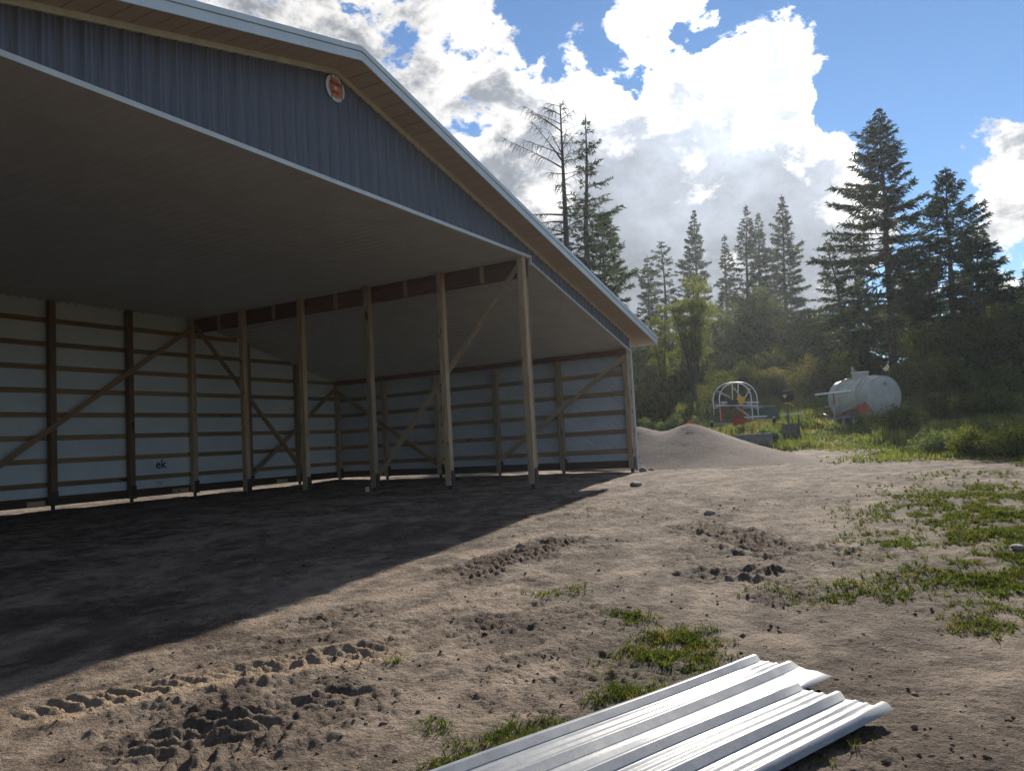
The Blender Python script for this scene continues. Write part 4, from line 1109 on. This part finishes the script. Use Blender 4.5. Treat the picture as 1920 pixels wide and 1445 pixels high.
def tank():
    D = 46; m, loc = frame_at(1657, 770, D); e = thing('storage_tank', m, 'large cream ribbed storage tank lying below the tallest fir', 'tank')
    c = loc(1657, 742); Rn = 34.5 * D / F; ax = Vector((-.66, .75, 0)).normalized(); L = 3.1
    prof = [(-.20, .02), (-.19, Rn * .45), (-.13, Rn * .78), (-.04, Rn * .95), (0, Rn), (.35, Rn)]
    for t in (.55, .85, L - .95, L - .60): prof += [(t - .07, Rn), (t - .05, Rn + .085), (t + .05, Rn + .085), (t + .07, Rn)]
    prof += [(L, Rn), (L + .1, Rn * .93), (L + .25, Rn * .6), (L + .28, .02)]
    lathe(MB(), prof, c, ax, 40).build('shell', 'tank_shell', e, m, smooth=False)
    rim = MB(); s = ax.cross(Vector((0, 0, 1))).normalized(); up = s.cross(ax)
    pts = [c - ax * .03 + (s * math.cos(q) + up * math.sin(q)) * Rn * .985 for q in np.linspace(0, 6.2832, 41)]
    rim.tube(pts, .03, 6, False); rim.build('end_rim', 'tank_shell', e, m, smooth=True)
    mh = c + ax * 1.65 + Vector((0, 0, Rn - .12))
    man = MB().tube([mh, mh + Vector((0, 0, .42))], .42, 24).build('manway', 'tank_shell', e, m)
    MB().tube([mh + Vector((0, 0, .42)), mh + Vector((0, 0, .48))], .47, 24).build('lid', 'trim_white', man, m, bevel=.01)
    vp = c + ax * 2.15 + Vector((-.05, 0, Rn - .05)); MB().tube([vp, vp + Vector((0, 0, .75))], .06, 10).build('vent_pipe', 'galv', e, m)
    f = c - ax * .19 + up * Rn * .62; MB().tube([f, f - ax * .12], .10, 12).tube([f - ax * .1 + s * .12, f - ax * .1 - s * .12], .03, 6).build('end_fitting', 'galv', e, m)
    MB().box(c + Vector((0, 0, -Rn + .0)) + ax * .8, (.4, 1.9, .35)).box(c + Vector((0, 0, -Rn + .0)) + ax * 2.4, (.4, 1.9, .35)).build('cradle', 'grey_wood', e, m)
tank()
def hoop_machine():
    D = 41.5; m, loc = frame_at(1380, 808, D); e = thing('hay_machine', m, 'red farm machine under white hoop guards behind the gravel pile', 'machine', 'farm machines parked in the grass')
    def arch(x0, x1, yt, yb, v, r=.030):
        a = loc(x0, yb, v); b = loc(x1, yb, v); t = loc((x0 + x1) / 2, yt, v); w = (b.x - a.x) / 2; cx = (a.x + b.x) / 2
        cr = min(w, .85); pts = [a]
        for q in np.linspace(0, math.pi / 2, 7): pts.append(Vector((cx - w + cr - cr * math.cos(q), a.y, t.z - cr + cr * math.sin(q))))
        for q in np.linspace(0, math.pi / 2, 7): pts.append(Vector((cx + w - cr + cr * math.sin(q), a.y, t.z - cr + cr * math.cos(q))))
        pts.append(b); return MB().tube(pts, r, 8)
    arch(1339, 1422, 717, 778, 0).build('hoop', 'white_paint', e, m, smooth=True)
    arch(1352, 1412, 717, 790, 1.1).build('hoop', 'white_paint', e, m, smooth=True)
    for x in (1369, 1392): MB().tube([loc(x, 717, 0), loc(x + 1, 717, 1.1)], .028, 6).build('top_bar', 'white_paint', e, m)
    for x, yb in ((1373, 750), (1384, 752)): MB().tube([loc(x, 718, .5), loc(x, yb, .5)], .028, 6).build('upright', 'white_paint', e, m)
    for y, x0, x1, v in ((760, 1340, 1421, 0), (754, 1352, 1423, 1.1)): MB().tube([loc(x0, y, v), loc(x1, y, v)], .032, 6).build('rail', 'white_paint', e, m)
    for p0, p1 in (((1376, 727), (1388, 743)), ((1406, 729), (1397, 745)), ((1345, 733), (1369, 745)), ((1381, 763), (1404, 779)), ((1338, 766), (1368, 752)), ((1395, 752), (1423, 768))):
        MB().tube([loc(*p0, .4), loc(*p1, .55)], .045, 6).build('arm', 'galv', e, m)
    MB().box(loc(1388, 750, .3), (.40, .28, .40), Matrix.Rotation(.5, 3, 'Y')).build('yellow_guard', 'yellow_paint', e, m, bevel=.04)
    MB().box(loc(1374, 754, .1), (.52, .4, .24)).tube([loc(1371, 757, .1), loc(1371, 768, .1)], .10, 8).build('motor_box', 'black_steel', e, m, bevel=.03)
    for x, yt, yb, v in ((1375, 762, 795, 0), (1388, 757, 786, .5), (1353, 762, 790, 1.0)): MB().box((loc(x, yt, v) + loc(x, yb, v)) / 2, (.075, .075, (loc(x, yt, v) - loc(x, yb, v)).z)).build('leg', 'red_paint', e, m, bevel=.01)
    g = MB(); g.box(loc(1386, 789, .2), (.55, .6, .38)); g.tube([loc(1378, 785, .2), loc(1378, 798, .2)], .12, 8); g.build('gearbox', 'red_paint', e, m, bevel=.05)
    for x0, y0, x1, y1, mt in ((1393, 764, 1429, 763, 'galv'), (1395, 782, 1438, 780, 'white_paint'), (1400, 785, 1452, 786, 'galv'), (1390, 792, 1415, 788, 'red_paint')): MB().tube([loc(x0, y0, .3), loc(x1, y1, .6)], .035, 6).build('bar', mt, e, m)
    for x, y in ((1335, 795), (1451, 787)):
        w = loc(x, y, .2); MB().tube([w + Vector((-.06, 0, 0)), w + Vector((.06, 0, 0))], .16, 14).build('wheel', 'rubber', e, m)
    MB().tube([loc(1335, 795, .2), loc(1380, 793, .2)], .035, 6).build('axle', 'galv', e, m)
hoop_machine()
def drum():
    D = 43.5; m, loc = frame_at(1475, 795, D); e = thing('black_drum', m, 'black oval drum with yellow shield emblem on a yellow stand', 'drum')
    c = loc(1475, 743.5); w, h = .375, .28; poly = []
    for q in np.linspace(0, 2 * math.pi, 33)[:-1]:
        cq, sq = math.cos(q), math.sin(q); poly.append(c + Vector((w * math.copysign(abs(cq) ** .65, cq), -.22, h * math.copysign(abs(sq) ** .65, sq))))
    MB().prism(poly, (0, 0, 0), (0, .44, 0)).build('drum_body', 'rubber', e, m, bevel=.02)
    s = c + Vector((-.09, -.225, .02)); MB().prism([s + Vector(p) for p in ((-.08, 0, .09), (.08, 0, .09), (.09, 0, 0), (0, 0, -.12), (-.09, 0, 0))], (0, 0, 0), (0, -.012, 0)).build('shield_emblem', 'yellow_paint', e, m)
    MB().box(c + Vector((0, 0, h + .02)), (.32, .2, .03)).build('lid', 'galv', e, m)
    b = MB(); b.tube([c + Vector((0, 0, -h)), Vector((c.x, c.y, -.05))], .05, 8); b.build('stand', 'grey_wood', e, m)
    MB().box(c + Vector((0, -.05, -h - .06)), (.30, .12, .07)).tube([c + Vector((.1, -.1, -h - .08)), c + Vector((.32, -.15, -h - .24))], .03, 6).build('yellow_bracket', 'yellow_paint', e, m)
drum()
def green_wagon():
    D = 46; m, loc = frame_at(1432, 800, D); e = thing('green_implement', m, 'low dark green covered implement behind the red hoop machine', 'implement', 'farm machines parked in the grass')
    a = loc(1398, 783); b = loc(1464, 785); z1 = loc(1430, 763).z
    MB().prism([(a.x, -.4, a.z), (b.x, -.4, b.z), (b.x - .15, -.4, z1 - .25), (b.x - .75, -.4, z1), (a.x + .2, -.4, z1 + .03)], (0, 0, 0), (0, 1.0, 0)).build('cover', 'green_cover', e, m, bevel=.04)
    MB().tube([(a.x + .3, -.42, z1 + .05), (b.x - .2, -.42, z1 + .02)], .025, 6).build('rail', 'galv', e, m)
    for x in (a.x + .25, b.x - .3):
        MB().tube([(x, -.3, a.z + .05), (x, -.3, -.05)], .05, 6).build('leg', 'black_steel', e, m)
        MB().tube([(x, .45, a.z + .05), (x, .45, -.05)], .05, 6).build('leg', 'black_steel', e, m)
green_wagon()
def rake():
    D = 42.5; m, loc = frame_at(1575, 800, D); e = thing('hay_rake', m, 'red and grey hay rake with a long shiny bar in front of the tank', 'machine', 'farm machines parked in the grass')
    p0 = loc(1528, 741); p1 = loc(1595, 734, .3); bar_ = MB(); n = 9
    bar_.tube([p0, p1], .03, 6)
    for k in range(n):
        q = p0.lerp(p1, (k + .5) / n); bar_.box(q + Vector((0, 0, .045)), (.20, .05, .05), Matrix.Rotation(-.18, 3, 'Y'))
    bar_.build('tine_bar', 'bright_steel', e, m)
    MB().box((loc(1563, 738, .15) + loc(1564, 760, .15)) / 2, (.06, .06, (loc(1563, 738) - loc(1564, 760)).z)).build('post', 'rust_red', e, m)
    MB().tube([loc(1564, 760, .15), loc(1565, 800, .15)], .04, 6).build('post', 'galv', e, m)
    for pts, mt, r in (([(1544, 763), (1572, 760), (1596, 766)], 'galv', .03), ([(1566, 777), (1608, 757)], 'galv', .03), ([(1549, 786), (1610, 780)], 'galv', .035), ([(1555, 780), (1545, 776), (1549, 792)], 'galv', .025), ([(1571, 780), (1590, 770), (1610, 768)], 'rust_red', .07), ([(1625, 777), (1644, 776)], 'galv', .04)):
        MB().tube([loc(x, y, .2 * i) for i, (x, y) in enumerate(pts)], r, 6).build('frame_bar', mt, e, m, smooth=True)
    g = MB(); g.box(loc(1617, 766, .2), (.45, .5, .46)); g.tube([loc(1607, 768, .2), loc(1627, 766, .2)], .13, 10); g.build('gearbox', 'red_paint', e, m, bevel=.06)
    MB().tube([loc(1618, 760, .2), loc(1622, 754, .2)], .05, 6).build('lever', 'black_steel', e, m)
    for x in (1582, 1601): MB().tube([loc(x, 785, 0), loc(x, 803, 0)], .04, 6).build('stand', 'galv', e, m)
    w = loc(1590, 792, .3); MB().tube([w + Vector((-.1, 0, 0)), w + Vector((.1, 0, 0))], .30, 18).build('wheel', 'rubber', e, m)
    MB().box(loc(1547, 788), (.10, .08, .12)).build('reflector', 'yellow_paint', e, m)
rake()
def bits():
    D = 34.5; m, loc = frame_at(1415, 838, D); a = loc(1380, 815); b = loc(1450, 839)
    e = MB().box(((a.x + b.x) / 2, .3, (a.z - .05) / 2 - .0), (b.x - a.x, .6, a.z + .05)); o = e.build('concrete_block', 'concrete', None, m, bevel=.02, label='long grey concrete block at the foot of the gravel pile', category='block')
    D = 39; m, loc = frame_at(1482, 816, D); e = thing('wooden_box', m, 'brown weathered wooden box in the grass right of the grey block', 'box')
    a = loc(1465, 795); b = loc(1501, 814); W = b.x - a.x; H = a.z + .05
    for k in range(5): MB().box((a.x + W * (k + .5) / 5, 0, H / 2 - .05), (W / 5 - .012, .03, H)).build('plank', 'grey_wood', e, m, bevel=.004)
    for x in (a.x + .02, b.x - .02): MB().box((x, .27, H / 2 - .05), (.03, .50, H - .02)).build('side_panel', 'grey_wood', e, m)
    MB().box(((a.x + b.x) / 2, .54, H / 2 - .05), (W, .03, H - .02)).build('back_panel', 'grey_wood', e, m)
    MB().box((a.x - .15, .3, H - .03), (.5, .4, .04)).build('lid_board', 'grey_wood', e, m)
    D = 44; m, loc = frame_at(1486, 790, D); e = thing('plank_trestle', m, 'grey plank resting on low supports below the black drum', 'trestle')
    a = loc(1467, 777); b = loc(1504, 777); MB().box(((a.x + b.x) / 2, 0, a.z), (b.x - a.x, .25, .06)).build('plank', 'trim_white', e, m)
    for x in (a.x + .2, b.x - .2): MB().box((x, 0, a.z / 2 - .05), (.08, .2, a.z)).build('support', 'grey_wood', e, m)
    D = 31.8; m, loc = frame_at(1290, 800, D); e = thing('orange_marker', m, 'orange triangular marker poking up behind the gravel pile', 'marker')
    c = loc(1290, 792); MB().prism([c + Vector(p) for p in ((-.13, 0, -.11), (.11, 0, -.11), (.10, 0, .13))], (0, 0, 0), (0, .012, 0)).build('triangle', 'orange_plastic', e, m)
    MB().box((c.x + .05, .03, (c.z + .1) / 2 - .05), (.03, .02, c.z + .15)).build('stake', 'grey_wood', e, m)
bits()

# ------------------------------------------------------------------ thin scattering volume added to imitate the veil of lens flare
def veil_haze():
    mb = MB().box((0, 0, 18.5), (680, 680, 42)); o = mb.build('veil_haze', 'dirt', None, None, kind='stuff', label='thin added scattering volume imitating the lens flare veil over the yard and field', category='veil_haze')
    m = bpy.data.materials.new('veil_air'); m.use_nodes = True; t = NT(m.node_tree); t.n.clear()
    out = t.node('ShaderNodeOutputMaterial'); v = t.node('ShaderNodeVolumePrincipled')
    v.inputs['Color'].default_value = (0.86, 0.92, 1.0, 1); v.inputs['Density'].default_value = VEIL_DENSITY; v.inputs['Anisotropy'].default_value = 0.45
    t.l.new(v.outputs[0], out.inputs['Volume']); o.data.materials.clear(); o.data.materials.append(m)
VEIL_DENSITY = 0.00032
veil_haze()
